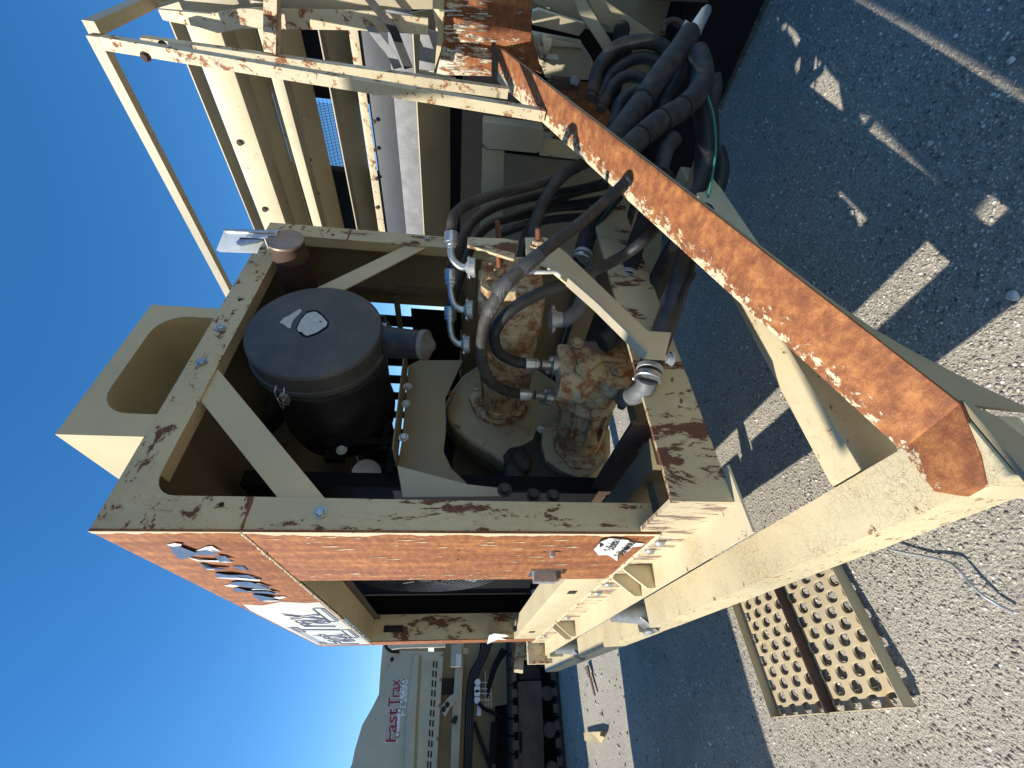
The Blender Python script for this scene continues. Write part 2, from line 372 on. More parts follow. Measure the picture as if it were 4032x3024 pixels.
def near_d(x, y):
    d = np.hypot(x-CP.x, y-CP.y); return np.clip(1.5/d, .12, 1)**1.6
stones('gravel', 112000, (-1.15, 2.8, -1.3, 3.4), .0016, .0070, 'loose grey and tan gravel strewn over the yard', 3.8, near_d)
stones('gravel', 5200, (-3.5, 5, 2, 10), .006, .020, 'coarser gravel lying further out on the yard', 3)

# ================================================================== ENGINE CABINET
cab = thing('engine_cabinet', 'tall cream and rust engine cabinet with open front and peeling paint, standing on a skid', 'engine cabinet', (.7, 1.18, 0))
T = .006
WX, DY, HZ, SZ = 1.4, 2.36, 1.5, 1.142
# front frame in one U shape with a return lip, lower and upper halves meet in a weld seam
def arc(cx, cy, r, a0, a1, n=6): return [(cx+r*math.cos(math.radians(a0+(a1-a0)*i/n)), cy+r*math.sin(math.radians(a0+(a1-a0)*i/n))) for i in range(n+1)]
up = [(0, SZ+.001), (0, HZ), (WX, HZ), (WX, SZ+.001), (1.312, SZ+.001)] + arc(1.25, 1.342, .062, 0, 90) + arc(.152, 1.342, .062, 90, 180) + [(.09, SZ+.001)]
fr = prism('front_frame', [(x, 0, z) for x, z in up], (0, T, 0), creamrail, cab, .0015)
fr['label'] = 'upper front frame with rounded inner corners and rust blotches'
pl = prism('front_post', [(x, 0, z) for x, z in [(0, .006), (0, SZ-.001), (.09, SZ-.001), (.084, .006)]], (0, T, 0), creamchip, cab, .0015)
pr = prism('front_post', [(x, 0, z) for x, z in [(1.312, 0), (1.312, SZ-.001), (WX, SZ-.001), (WX, 0)]], (0, T, 0), creamchip, cab, .0015)
# inner return lips of the frame
box('frame_lip', (.083, T, 0), (.089, .05, 1.34), cream, cab, .001)
box('frame_lip', (1.313, T, 0), (1.319, .05, 1.34), cream, cab, .001)
box('frame_lip', (.15, T, 1.405), (1.25, .05, 1.411), cream, cab, .001)
# side toward the camera's left (x = 0)
def side(name, pts, mat, lab=None, x=-T):
    o = prism(name, [(x, y, z) for y, z in pts], (T, 0, 0), mat, cab, .0015)
    if lab: o['label'] = lab
    return o
side('side_panel', [(-.0015, 0), (.52, 0.0), (.52, SZ-.002), (-.0015, SZ-.002)], rustside, 'lower side sheet rusted orange with a torn service sticker')
side('side_panel', [(-.0015, SZ+.002), (DY, SZ+.002), (DY, HZ+.0), (-.0015, HZ+.0)], rustside, 'upper side sheet, rusted, with peeling film and outlined lettering')
side('rear_post', [(2.2, .0), (DY, 0), (DY, SZ-.002), (2.2, SZ-.002)], rustside, 'rusted rear corner post')
prism('rear_post', [(x, 2.2, z) for x, z in [(0, 0), (0, SZ-.002), (.158, SZ-.002), (.158, 0)]], (0, T, 0), creamchip, cab, .002)['label'] = 'cream inner face of the rear post with a rusty slot'
box('slot', (.05, 2.196, .93), (.09, 2.2, 1.06), slotdark, cab, .0)
box('window_head', (0.001, .522, SZ-.008), (.13, 2.199, SZ-.002), creamrub, cab, .001)
box('window_head', (.13, .522, SZ-.05), (.136, 2.199, SZ-.002), darkrust, cab, .001)
side('bottom_rail', [(.521, 0.002), (2.199, 0.002), (2.199, .165), (.521, .165)], creamrub)
box('bottom_rail', (0.001, .521, .158), (.10, 2.199, .165), creamrub, cab, .001)
for yy in (.72, 1.85): 
    box('rail_slot', (-.0085, yy, .07), (-.006, yy+.05, .105), slotdark, cab, .0)
# weld bead along the seam
def weld(name, p0, p1, r, mat, parent, n=60, jit=.5):
    bm = bmesh.new(); p0 = Vector(p0); p1 = Vector(p1); P = [p0.lerp(p1, i/n) for i in range(n+1)]
    tubebm(bm, P, lambda t: r*(1+jit*(random.random()-.5)*2), 8); return frombm(name, bm, mat, parent, smooth=True)
weld('weld_seam', (-T, 0, SZ), (-T, DY, SZ), .0045, creamtube, cab, 220)
weld('weld_seam', (0, -.001, SZ), (.09, -.001, SZ), .003, rust, cab, 16)
weld('weld_seam', (1.312, -.001, SZ), (WX, -.001, SZ), .003, rust, cab, 16)
weld('weld_seam', (-T, 0, 0), (-T, 2.36, 0), .006, creamtube, cab, 220)
# roof, far side, floor
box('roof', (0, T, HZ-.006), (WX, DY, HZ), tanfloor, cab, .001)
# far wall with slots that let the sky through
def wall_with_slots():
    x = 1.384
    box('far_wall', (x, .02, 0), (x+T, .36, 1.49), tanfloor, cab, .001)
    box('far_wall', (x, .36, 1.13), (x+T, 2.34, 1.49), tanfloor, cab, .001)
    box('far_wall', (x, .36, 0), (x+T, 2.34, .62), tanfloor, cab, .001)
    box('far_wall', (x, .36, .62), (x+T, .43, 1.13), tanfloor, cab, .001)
    box('frame_strut', (x-.004, .515, .62), (x-.0, .60, 1.13), blackmat, cab, .001)
    for yy in (.70, .885, 1.07, 1.26, 1.5, 1.75): box('frame_strut', (x-.002, yy, .62), (x+.012, yy+.075, 1.13), blackmat, cab, .001)
    box('frame_strut', (x-.02, .36, .955), (x-.006, .7, .985), tanfloor, cab, .001)
    box('perforated_plate', (x-.01, .45, .62), (x-.004, 2.3, .90), blackmat, cab, .001)
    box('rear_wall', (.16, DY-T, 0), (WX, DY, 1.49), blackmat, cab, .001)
    box('far_sill', (x-.045, .02, .55), (x, .6, .60), tanfloor, cab, .001)
    box('stiffener', (x-.03, .30, .62), (x-.001, .33, 1.48), brown, cab, .002)
wall_with_slots()
# diagonal braces of the opening
bA = prism('brace', [(x, T+.002, z) for x, z in [(.552, 1.42), (.42, 1.42), (.06, 1.05), (.06, .925)]], (0, .006, 0), cream, cab, .001)
bB = prism('brace', [(x, T+.002, z) for x, z in [(1.34, .765), (1.34, .862), (.93, 1.24), (.93, 1.13)]], (0, .006, 0), cream, cab, .001)
for (x, z) in ((.03, 1.415),): pass
for px in ((437, 783), (478, 709)):
    p = on(*px, 1, -.001); bolt(p, (0, -1, 0), .0115, steel, cab)
bolt(on(692, 1107, 1, -.001), (0, -1, 0), .0115, steel, cab)
bolt(on(924, 517, 1, -.001), (0, -1, 0), .0115, galv, cab)
for px, r in (((478, 1090), .007), ((517, 648), .006), ((719, 507), .006)):
    p = on(*px, 1, -.0012); lathe('bolt_hole', [(0, r), (.0006, r)], p, (0, -1, 0), slotdark, cab, 16)
def ragged(z0, z1, w0, w1, x=-T-.0014):
    n = int((z1-z0)/.008); zz = [z0+(z1-z0)*i/n for i in range(n+1)]; w = w0; R_ = []
    for z in zz:
        w += random.uniform(-.0045, .0045); w = min(max(w, w0), w1); R_.append((x, w, z))
    bm = bmesh.new(); A = [bm.verts.new((x, -.0015, z)) for z in zz]; B = [bm.verts.new(p) for p in R_]; C = [bm.verts.new((x+.0012, p[1], p[2])) for p in R_]
    for k in range(n): bm.faces.new((A[k], A[k+1], B[k+1], B[k])); bm.faces.new((B[k], B[k+1], C[k+1], C[k]))
    return frombm('paint_edge', bm, creamrub, cab)
ragged(.005, SZ-.004, .010, .032); ragged(SZ+.004, HZ, .006, .02)
for k in range(60):
    z = random.uniform(.05, 1.1); y = random.choice((random.uniform(.40, .51), random.uniform(.03, .15), random.uniform(.03, .5))); ln = random.uniform(.01, .07); w = random.uniform(.002, .006)
    prism('paint_sliver', [(-T-.0012, y, z), (-T-.0022, y+w, z+ln*.3), (-T-.0012, y+w*.4, z+ln), (-T-.002, y-w*.2, z+ln*.5)], (.001, 0, 0), creamrub, cab, 0)
# side details: threaded stub, holes, latch, hinge bolts
stub = on(1192+0.5, 1191.5, 0, -T); lathe('stub_bolt', [(0, .009), (.016, .009), (.018, .006)], stub, (-1, 0, 0), galv, cab, 20)
for px in ((1176, 1192), (1210, 1192), (991, 1189), (989, 1208)):
    lathe('screw_hole', [(0, .004), (.0006, .004)], on(*px, 0, -T-.0006), (-1, 0, 0), slotdark, cab, 12)
lt = on(1178, 1237, 0, -T)
lat = box('door_latch', (-.045, lt.y-.04, lt.z-.03), (-T, lt.y-.01, lt.z+.05), galv, cab, .004); lat['label'] = 'bent galvanised latch on the edge of the side sheet'
box('latch_plate', (-.032, lt.y-.03, lt.z-.05), (-T, lt.y+.02, lt.z-.031), brown, cab, .002)
box('latch_plate', (-.012, lt.y-.05, lt.z-.055), (-T, lt.y+.03, lt.z+.06), steel, cab, .002)
for px in ((1645, 455), ): pass
for yy, zz in ((.62, .155), (2.02, .155)):
    box('door_bumper', (.02, yy, .166), (.05, yy+.05, .185), rubber, cab, .003)
# torn and outlined lettering film
def txt(name, body, size, mat, M, parent, outline=False, ext=.0006, bevel=0.0, bold=0.0, shear=0.0, space=1.0):
    cu = bpy.data.curves.new(name, 'FONT'); cu.body = body; cu.size = size; cu.extrude = ext; cu.offset = bold; cu.shear = shear; cu.space_character = space
    cu.align_x = 'LEFT'; cu.resolution_u = 4
    if outline: cu.fill_mode = 'NONE'; cu.bevel_depth = bevel; cu.bevel_resolution = 0; cu.extrude = 0
    o = bpy.data.objects.new(name, cu); COL.objects.link(o); dg = bpy.context.evaluated_depsgraph_get()
    me = bpy.data.meshes.new_from_object(o.evaluated_get(dg)); bpy.data.objects.remove(o)
    me.transform(M); me.materials.clear(); return link(name, me, mat, parent)
def frame(org, xd, yd):
    xd = Vector(xd).normalized(); yd = Vector(yd).normalized(); zd = xd.cross(yd)
    return Matrix(((xd.x, yd.x, zd.x, org[0]), (xd.y, yd.y, zd.y, org[1]), (xd.z, yd.z, zd.z, org[2]), (0, 0, 0, 1)))
dec = side('lettering_film', [(.885, 1.155), (.90, 1.21), (.87, 1.30), (.94, 1.40), (.91, 1.47), (1.05, 1.488), (2.25, 1.488), (2.29, 1.46), (2.28, 1.155)], decalbase, 'white film with slate blue outlined words Fast Trax', -T-.0012)
M = frame((-T-.0018, 2.28, 1.225), (0, -1, 0), (0, 0, 1))
fo = txt('outlined_lettering', 'Fast Trax', .33, navylet, Matrix.Translation((0, 0, 0)) @ M @ Matrix.Diagonal((.90, 1, .4, 1)), cab, outline=True, bevel=.0065, shear=.15)
fo['label'] = 'slate blue outlined words Fast Trax'
# the two crawler outlines under the words, and speed lines
def ringloop(y0, y1, z0, z1, w=.006):
    r = (z1-z0)/2; P = [(y0-r, z0), (y1+r, z0)]; c1 = (y1+r, (z0+z1)/2); c0 = (y0-r, (z0+z1)/2)
    pts = [Vector((-T-.002, c1[0]-r*math.sin(a), c1[1]-r*math.cos(a))) for a in np.linspace(0, math.pi, 9)] + [Vector((-T-.002, c0[0]+r*math.sin(a), c0[1]+r*math.cos(a))) for a in np.linspace(0, math.pi, 9)]
    bm = bmesh.new(); tubebm(bm, pts+[pts[0]], w/2, 6, False); frombm('crawler_outline', bm, navylet, cab)
    n = int((y0-y1)/.022)
    bm = bmesh.new()
    for i in range(1, n): bx(bm, (-T-.0025, y0-i*.022-.006, z0+.01), (-T-.0015, y0-i*.022+.006, z0+.019))
    frombm('crawler_outline', bm, navylet, cab)
ringloop(1.95, 1.62, 1.165, 1.215); ringloop(1.35, 1.0, 1.165, 1.215)
for zz in (1.465, 1.45, 1.435): box('speed_line', (-T-.0022, 1.5, zz-.0022), (-T-.0014, 2.25, zz+.0022), navylet, cab, 0)
# curled film shards where the rest of the word peeled off
def shard(pix, lift, mat, name='peeled_film', x0=-T-.001, par=cab):
    P = [on(x, y, 0, x0) for x, y in pix]; c = sum(P, Vector())/len(P); bm = bmesh.new()
    k = len(P); vs = []; 
    for i, p in enumerate(P): vs.append(bm.verts.new(p+Vector((-lift*.45*random.uniform(.0, 1)-.0006, 0, 0))))
    ce = bm.verts.new(c+Vector((-lift*.12-.0006, 0, 0)))
    for i in range(k): bm.faces.new((vs[i], vs[(i+1) % k], ce))
    r = bmesh.ops.extrude_face_region(bm, geom=bm.faces[:]); bmesh.ops.translate(bm, vec=(-.0008, 0, 0), verts=[v for v in r['geom'] if isinstance(v, bmesh.types.BMVert)])
    return frombm(name, bm, mat, par)
SH = lambda z: [(329+.1488*a, 1124.6+.1488*b) for a, b in z]
for pts, lf, mt in [
    ([(210, 340), (330, 312), (440, 320), (420, 350), (300, 360)], .012, whitefilm),
    ([(250, 362), (420, 350), (640, 430), (800, 400), (990, 440), (880, 470), (640, 480), (430, 540), (310, 440)], .02, navyfoil),
    ([(640, 420), (790, 360), (870, 358), (1000, 432), (900, 415), (780, 405)], .016, whitefilm),
    ([(500, 520), (700, 545), (980, 550), (1190, 590), (1100, 600), (650, 575)], .014, whitefilm),
    ([(910, 480), (1060, 495), (1160, 545), (1000, 555)], .018, navyfoil),
    ([(690, 600), (800, 640), (1100, 665), (1060, 690), (760, 670)], .018, navyfoil),
    ([(760, 672), (930, 685), (900, 700), (800, 700)], .01, whitefilm),
    ([(1160, 655), (1330, 660), (1390, 720), (1260, 690)], .018, navyfoil),
    ([(900, 745), (1120, 745), (1400, 780), (1560, 830), (1300, 800), (960, 815)], .02, navyfoil),
    ([(905, 815), (1180, 800), (1560, 830), (1570, 858), (1200, 838)], .012, whitefilm),
    ([(1100, 890), (1220, 862), (1400, 880), (1560, 900), (1720, 950), (1560, 960), (1300, 930)], .02, navyfoil),
    ([(1040, 930), (1180, 905), (1310, 930), (1170, 945)], .01, whitefilm),
    ([(1390, 900), (1560, 890), (1690, 940), (1740, 960), (1560, 915)], .014, whitefilm),
    ([(1170, 990), (1230, 962), (1400, 985), (1700, 990), (1830, 1030), (1500, 1035), (1270, 1025)], .02, navyfoil),
    ([(1400, 1010), (1470, 970), (1700, 980), (1850, 1040), (1600, 1000)], .012, whitefilm),
    ([(1440, 1060), (1560, 1045), (1740, 1080), (1800, 1130), (1580, 1150)], .02, navyfoil),
    ([(1560, 1160), (1600, 1140), (1800, 1140), (1880, 1160), (1700, 1168)], .01, whitefilm),
    ([(1760, 1090), (1900, 1090), (1950, 1100), (1850, 1125)], .012, whitefilm)]:
    shard(SH(pts), lf, mt)
# torn service sticker on the lower sheet
SV = lambda z: [(1097.2+.2645*a, 1042.3+.2645*b) for a, b in z]
st = shard(SV([(700, 540), (760, 470), (830, 440), (930, 450), (975, 455), (1010, 480), (1115, 490), (1090, 510), (1000, 505), (1015, 530), (950, 570), (900, 545), (885, 560), (890, 630), (850, 605), (810, 580), (740, 585)]), .010, whitefilm, 'torn_sticker')
st['label'] = 'torn white sticker reading Sales Service'
shard(SV([(745, 470), (800, 450), (790, 500), (750, 520)]), .012, blacklet, 'torn_sticker', -T-.003)
tq = frame((-T-.0135, .178, .0785), (0, -.98, .13), (0, .13, .98))
def sticker_text(body, p, size, dx):
    q = on(*p, 0, -T-.0125); M = frame(q, dx, Vector((-1, 0, 0)).cross(Vector(dx))); 
    return txt('sticker_text', body, size, blacklet, M, cab, ext=.0003, bold=.0006)
# the lines run along the sheet: reading direction is toward the viewer
sticker_text('Sales', (1325, 1189), .046, (0, -1, .10)); sticker_text('Service', (1345, 1201), .046, (0, -1, .04)); sticker_text('West', (1353, 1189), .019, (0, -1, .05)); sticker_text('(8', (1359, 1186), .019, (0, -1, .05))
shard([(1056, 1372), (1068, 1366), (1092, 1369), (1100, 1374), (1082, 1377), (1096, 1381), (1076, 1381), (1052, 1391)], .012, whitefilm, 'torn_sticker')

# intake hood on the roof
hy = .10
H = [on(x, y, 1, hy) for x, y in ((330, 658), (115, 938))]
hx0, hx1, hz = H[1].x, H[0].x, (H[0].z+H[1].z)/2
def hood():
    bm = bmesh.new(); y0, y1 = hy, hy+.95
    outer = [(hx0, HZ+.002), (hx0, hz), (hx1, hz), (hx1, HZ+.002)]
    l, r_, t, b_ = hx0+.085, hx1-.055, hz-.062, HZ+.002
    inner = [(l, b_+.02)] + [(a, c) for a, c in arc(l+.10, t-.10, .10, 180, 90)] + [(a, c) for a, c in arc(r_-.10, t-.10, .10, 90, 0)] + [(r_, b_+.02)]
    # front face strip as quads between outer and inner
    O = [(hx0, HZ+.02)]; n = len(inner)
    for i, (a, c) in enumerate(inner):
        pass
    outp = []
    for (a, c) in inner:
        cx, cz = (hx0+hx1)/2, HZ+.02
        dx, dz = a-cx, c-cz; k = min(abs((hx1-hx0)/2/dx) if abs(dx) > 1e-6 else 9, abs((hz-cz)/dz) if abs(dz) > 1e-6 else 9)
        outp.append((cx+dx*k, cz+dz*k))
    # keep the outer corners
    def v(p, y): return bm.verts.new((p[0], y, p[1]))
    fi = [v(p, y0) for p in inner]; fo_ = [v(p, y0) for p in outp]
    ci = min(range(len(outp)), key=lambda i: (outp[i][0]-hx0)**2+(outp[i][1]-hz)**2); fo_[ci].co = (hx0, y0, hz)
    cj = min(range(len(outp)), key=lambda i: (outp[i][0]-hx1)**2+(outp[i][1]-hz)**2); fo_[cj].co = (hx1, y0, hz)
    for i in range(n-1): bm.faces.new((fi[i], fi[i+1], fo_[i+1], fo_[i]))
    fb = [bm.verts.new((q.co.x, y0+.35, q.co.z)) for q in fi]
    for i in range(n-1): bm.faces.new((fi[i], fi[i+1], fb[i+1], fb[i]))
    bm.faces.new(fb)
    ob = [bm.verts.new((q.co.x, y1, q.co.z)) for q in fo_]
    for i in range(n-1): bm.faces.new((fo_[i], fo_[i+1], ob[i+1], ob[i]))
    bm.faces.new(ob)
    return frombm('intake_hood', bm, cream, cab)
hd = hood(); hd['label'] = 'square intake hood on the roof with a rounded opening'
box('intake_duct', (hx0+.01, hy+.06, HZ), (hx1-.02, hy+.33, HZ+.012), tanfloor, cab, .001)

# base skid: vertical web with a bottom flange, running past the front
YN = -.215
box('skid_web', (-.001, YN, -.105), (.012, 2.5, -.004), rustweb, cab, .002)
box('skid_web', (.0, YN+.001, -.003), (.012, -.004, .058), rustweb, cab, .002)
box('skid_flange', (-.083, YN-.035, -.112), (.09, 2.5, -.105), creamrub, cab, .002)
box('skid_front', (-.001, YN-.012, -.103), (WX, YN-.001, .060), creamchip, cab, .003)
deck = prism('skid_deck', [(x, y, -.004) for x, y in [(.013, YN), (1.4, YN), (1.4, -.10), (.013, -.10)]], (0, 0, -.012), cream, cab, .001)
box('skid_crossbar', (.013, .02, -.103), (WX, .07, -.03), tanfloor, cab, .003)
box('skid_floor', (.30, .95, -.10), (WX, DY, -.09), tanfloor, cab, .001)
box('skid_rail', (1.30, YN, -.103), (1.4, 2.4, -.004), tanfloor, cab, .003)
box('engine_rail', (.17, -.09, -.10), (.26, 2.2, .0), tanfloor, cab, .012)
box('engine_rail', (.31, -.09, -.10), (.325, 2.2, .045), darkrust, cab, .002)
for y0 in (.34, 1.52):
    for dy in (0, .13):
        prism('gusset', [(-.0015, y0+dy, -.003), (-.018, y0+dy, -.003), (-.078, y0+dy, -.075), (-.078, y0+dy, -.104), (-.0015, y0+dy, -.104)], (0, .012, 0), creamrub, cab, .001)
for yy in (.085, .165, .62, .78, 1.38, 2.1): lathe('web_bolt', [(0, .016), (.006, .016), (.012, .011), (.014, .004)], (-.001, yy, -.035), (-1, 0, 0), galv, cab, 18)
for px in ((1452, 820), (1472, 866)): lathe('deck_slot', [(0, .008), (.0008, .008)], on(*px, 2, -.003), (0, 0, 1), slotdark, cab, 14)
bolt(on(1450, 775, 2, -.004), (0, 0, 1), .014, galv, cab)
# lugs at the far end of the skid
box('skid_lug', (-.13, 2.52, -.16), (.03, 2.60, .02), creamtube, cab, .004)
box('skid_lug', (-.10, 2.40, -.22), (-.02, 2.52, -.12), creamrub, cab, .003)
beam('tow_bar', on(1125, 1385, 1, 2.9), on(1120, 1450, 1, 2.75), .035, .07, creamtube, cab)
plate('skid_end_plate', [(1140, 1385), (1195, 1385), (1185, 1425), (1130, 1425)], 1, 2.75, .02, creamchip, cab)

# fan guard and radiator seen through the side window
rad = thing('radiator', 'black radiator with a wire fan guard behind the side window of the cabinet', 'radiator', (.3, 1.5, 0))
box('radiator_core', (.30, .40, .02), (.36, 2.33, 1.40), blackmat, rad, .004)  # front end stretched forward to keep sun off the pumps
fc = Vector((.30, 1.52, .76))
bm = bmesh.new()
for R_ in np.linspace(.12, .42, 11):
    P = [fc+Vector((-.05-.02*(1-R_/.42), R_*math.cos(a), R_*math.sin(a))) for a in np.linspace(0, 2*math.pi, 41)]
    tubebm(bm, P, .0032, 5, False)
for a in np.linspace(0, 2*math.pi, 9)[:-1]:
    tubebm(bm, [fc+Vector((-.068, .1*math.cos(a), .1*math.sin(a))), fc+Vector((-.045, .43*math.cos(a), .43*math.sin(a)))], .004, 5)
frombm('fan_guard', bm, blackplas, rad)
for k in range(6):
    a = k*math.pi/3; d = Vector((0, math.cos(a), math.sin(a))); e = Vector((0, -math.sin(a), math.cos(a)))
    prism('fan_blade', [fc+Vector((-.02, 0, 0))+d*.06-e*.03, fc+Vector((-.02, 0, 0))+d*.38-e*.07, fc+Vector((-.03, 0, 0))+d*.38+e*.07, fc+Vector((-.03, 0, 0))+d*.06+e*.03], (-.003, 0, 0), sticker if k % 2 else greyplas, rad, 0)
lathe('filler_cap', [(0, .05), (.02, .05), (.022, .04), (.03, .0)], (.295, .92, 1.07), (-1, 0, 0), brown, rad, 24)
# engine block silhouette deep inside
eng = thing('diesel_engine', 'dark diesel engine deep inside the cabinet behind the gearbox', 'engine', (.7, 1.5, 0))
box('engine_block', (.45, 1.0, .15), (.95, 2.2, .62), blackmat, eng, .02)
box('valve_cover', (.55, 1.05, .625), (.85, 2.1, .74), sooty, eng, .02)
box('oil_pan', (.5, 1.1, -.05), (.9, 2.0, .149), sooty, eng, .02)
lathe('flywheel_housing', [(0, .33), (.12, .33), (.16, .30)], (.66, .86, .30), (0, 1, 0), brown, eng, 40)
lathe('turbo_duct', [(0, .075), (.3, .075), (.34, .06)], (.42, .95, .92), (0, 1, 0), blackmat, eng, 24)

# brown mounting tray left of the gearbox
tray = thing('mounting_tray', 'cream painted bent sheet bracket between the air cleaner and the gearbox', 'bracket', (.5, .4, .7))
ty = .30
prism('tray_plate', [on(x, y, 1, .34) for x, y in [(858, 1008), (868, 950), (882, 790), (905, 778), (1000, 778), (962, 860), (963, 935), (958, 975), (975, 1012), (1010, 1045), (930, 1030)]], (0, .005, 0), tanfloor, tray, .001)
prism('tray_flange', [on(858, 1008, 1, .34), on(882, 790, 1, .34), on(882, 790, 1, .34)+Vector((0, -.14, .0)), on(858, 1008, 1, .34)+Vector((0, -.14, 0))], (0, 0, .005), tanfloor, tray, .001)
prism('tray_foot', [on(858, 1006, 1, .2), on(1010, 1046, 1, .2), on(1090, 1055, 1, .2), on(1085, 1072, 1, .2), on(870, 1074, 1, .2)], (0, .006, 0), creamgrey, tray, .001)
for px in ((880, 835), (877, 872), (872, 945), (1090, 1058), (1152, 1070), (1195, 1072)): bolt(on(*px, 1, .2 if px[0] < 1000 else .1), (0, -1, 0), .012 if px[0] < 1000 else .016, galv if px[0] < 1000 else greasy, tray)

# ================================================================== CARRYING FRAME (below the cabinet)
trl = thing('carrying_frame', 'long crazed cream frame beam and the sloping rust-topped beam that meets it', 'frame', (0, 0, -.36))
ZT = -.3
def prismz(name, pts, z1, z0, mat, par, b=.006): return prism(name, [(x, y, z1) for x, y in pts], (0, 0, z0-z1), mat, par, b)
# main beam along y with two rounded pockets for the rubber mounts
def main_beam():
    xi, xo, z1, z0 = -.004, -.121, ZT, -.418
    bm = bmesh.new()
    y = 0
    for a, b_ in ((-.640, .92), (1.06, 2.26), (2.42, 3.6)): bx(bm, (xo, a, z0), (xi, b_, z1))
    for a, b_ in ((.92, 1.06), (2.26, 2.42)): bx(bm, (xo+.001, a, z0+.001), (xi-.001, b_, z1-.055))
    bev(bm, .010, 3)
    return frombm('main_beam', bm, creamcraze, trl, auto=40)
main_beam()
# cross tube under the sloping beam
prismz('cross_tube', [(-.001, -.408), (-.001, -.312), (1.45, -.325), (1.45, -.412)], ZT-.004, -.44, creamrub, trl, .014)
False and prism('cross_web', [(x, y, z) for x, y, z in [(-.0, -.512, -.303), (.9, -.52, -.303), (.9, -.52, -.5), (.0, -.512, -.42)]], (0, -.008, 0), creamgrey, trl, .001)
# the sloping channel with a bare rusty top
BD = Vector((.942, .04, .333)).normalized(); bp = Vector((-.007, -.513, -.3)); bq = Vector((.011, -.65, -.3))
def sloping():
    L = 2.36; nrm = BD.cross((bq-bp)).normalized(); 
    if nrm.z < 0: nrm = -nrm
    th = .008
    A = bp-BD*.06; B = bq+BD*.0
    pn = lambda x, y: on(x, y, 2, -.297)
    tip = [pn(1978, 1010), pn(2018, 1062), pn(2085, 1073), pn(2131, 1046), pn(2118, 985)]
    o = prism('sloping_beam_top', [p+nrm*.001 for p in [bp, bq, bq+BD*L, bp+BD*L]], -nrm*th, rustbeam, trl, .0015)
    prism('sloping_beam_tip', [bp+Vector((0, 0, .001))]+[t_ for t_ in tip]+[bq+Vector((0, 0, .001))], (0, 0, -.008), rustbeam, trl, .001)
    o['label'] = 'bare rusty top of the sloping beam with a flaking cream edge'
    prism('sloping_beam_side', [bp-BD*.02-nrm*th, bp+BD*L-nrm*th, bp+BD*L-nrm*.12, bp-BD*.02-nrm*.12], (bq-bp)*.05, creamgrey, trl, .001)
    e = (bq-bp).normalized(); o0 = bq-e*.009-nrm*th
    prism('sloping_beam_flange', [bp+e*.002-nrm*th+BD*.06, bp+e*.002-nrm*th+BD*L, bp+e*.002-nrm*.20+BD*L, bp+e*.002-nrm*.19+BD*.06], e*.007, shadetan, trl, .001)  # unseen inner flange, added deep enough to stop a light streak
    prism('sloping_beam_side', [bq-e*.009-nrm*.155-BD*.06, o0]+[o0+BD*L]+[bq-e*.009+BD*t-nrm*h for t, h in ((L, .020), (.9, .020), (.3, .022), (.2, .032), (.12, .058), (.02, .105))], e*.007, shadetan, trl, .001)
sloping()
# end plate hanging below the near corner
fpl = [on(x, y, 1, -.652) for x, y in [(2120, 884), (2158, 900), (2240, 965), (2300, 1010), (2300, 1080), (2092, 1074)]]+[Vector((-.12, -.652, -.308)), Vector((.02, -.652, -.308))]
for v in fpl: v.z = min(v.z, -.308)
prism('front_plate', fpl, (0, .010, 0), shadetan, trl, .001)
fs = [on(2085, 1075, 0, -.1215), on(2300, 1079, 0, -.1215)]
prism('front_side_plate', fs+[Vector((-.1215, fs[1].y-.02, -.418)), Vector((-.1215, -.60, -.418)), Vector((-.1215, -.60, -.312))], (.006, 0, 0), creamrub, trl, .001)
box('cross_channel', (.0, 2.62, -.42), (1.5, 2.74, -.30), creamgrey, trl, .006)

def mount(y, lab):
    t = thing('rubber_mount', lab, 'vibration mount', (-.06, y, -.35), 'galvanised mounts between skid flange and main beam')
    lathe('mount_dome', [(0, .058), (.012, .056), (.03, .046), (.10, .044), (.14, .040), (.20, .036)], (-.05, y, -.352), (0, 0, 1), galv, t, 28)
    prism('mount_plate', [(-.132, y-.05, -.354), (-.132, y+.05, -.354), (.01, y+.05, -.354), (.01, y-.05, -.354)], (0, 0, .008), galv, t, .003)
    prism('mount_bracket', [(-.135, y-.05, -.346), (-.135, y+.05, -.346), (-.08, y+.05, -.28), (-.08, y-.05, -.28)], (.006, 0, .004), steel, t, .002)
    for k in range(4): bolt((-.128, y-.036+k*.024, -.315), (-1, 0, .7), .010, galv, t, 'mount_bolt', False)
    return t
mount(.99, 'shiny mount with four bolts in the beam pocket nearer the crazed corner')
mount(2.34, 'small shiny mount in the beam pocket near the far lugs')

# ================================================================== AIR CLEANER
ac = thing('air_cleaner', 'black air cleaner canister with grey lid and a worn foil sticker, lying in the cabinet', 'air cleaner', (.69, -.05, 1.12))
L0 = on(680, 708, 1, -.045); LR = .231
ax = Vector((0, 1, 0))
lathe('lid', [(0, 0), (0, LR-.02), (.004, LR-.006), (.012, LR), (.075, LR+.002), (.077, LR+.008), (.092, LR+.010), (.097, LR+.002), (.10, LR-.01)], L0, ax, greyplas, ac, 72, 25)
lathe('canister', [(.098, LR-.012), (.11, LR+.001), (.13, LR+.003), (.15, LR-.002), (.42, LR-.012), (.44, LR-.005), (.47, LR-.008), (.60, LR-.03), (.66, LR-.10), (.66, 0)], L0, ax, blackplas, ac, 72, 25)
lathe('clamp_band', [(.110, LR+.003), (.112, LR+.009), (.122, LR+.009), (.124, LR+.003)], L0, ax, blackplas, ac, 72)
for k in range(7): lathe('mounting_band', [(.475+k*.014, LR-.006-k*.002), (.478+k*.014, LR-.001-k*.002), (.484+k*.014, LR-.006-k*.002)], L0, ax, blackmat, ac, 60)
def lidpt(x, y): return on(x, y, 1, L0.y-.0012)
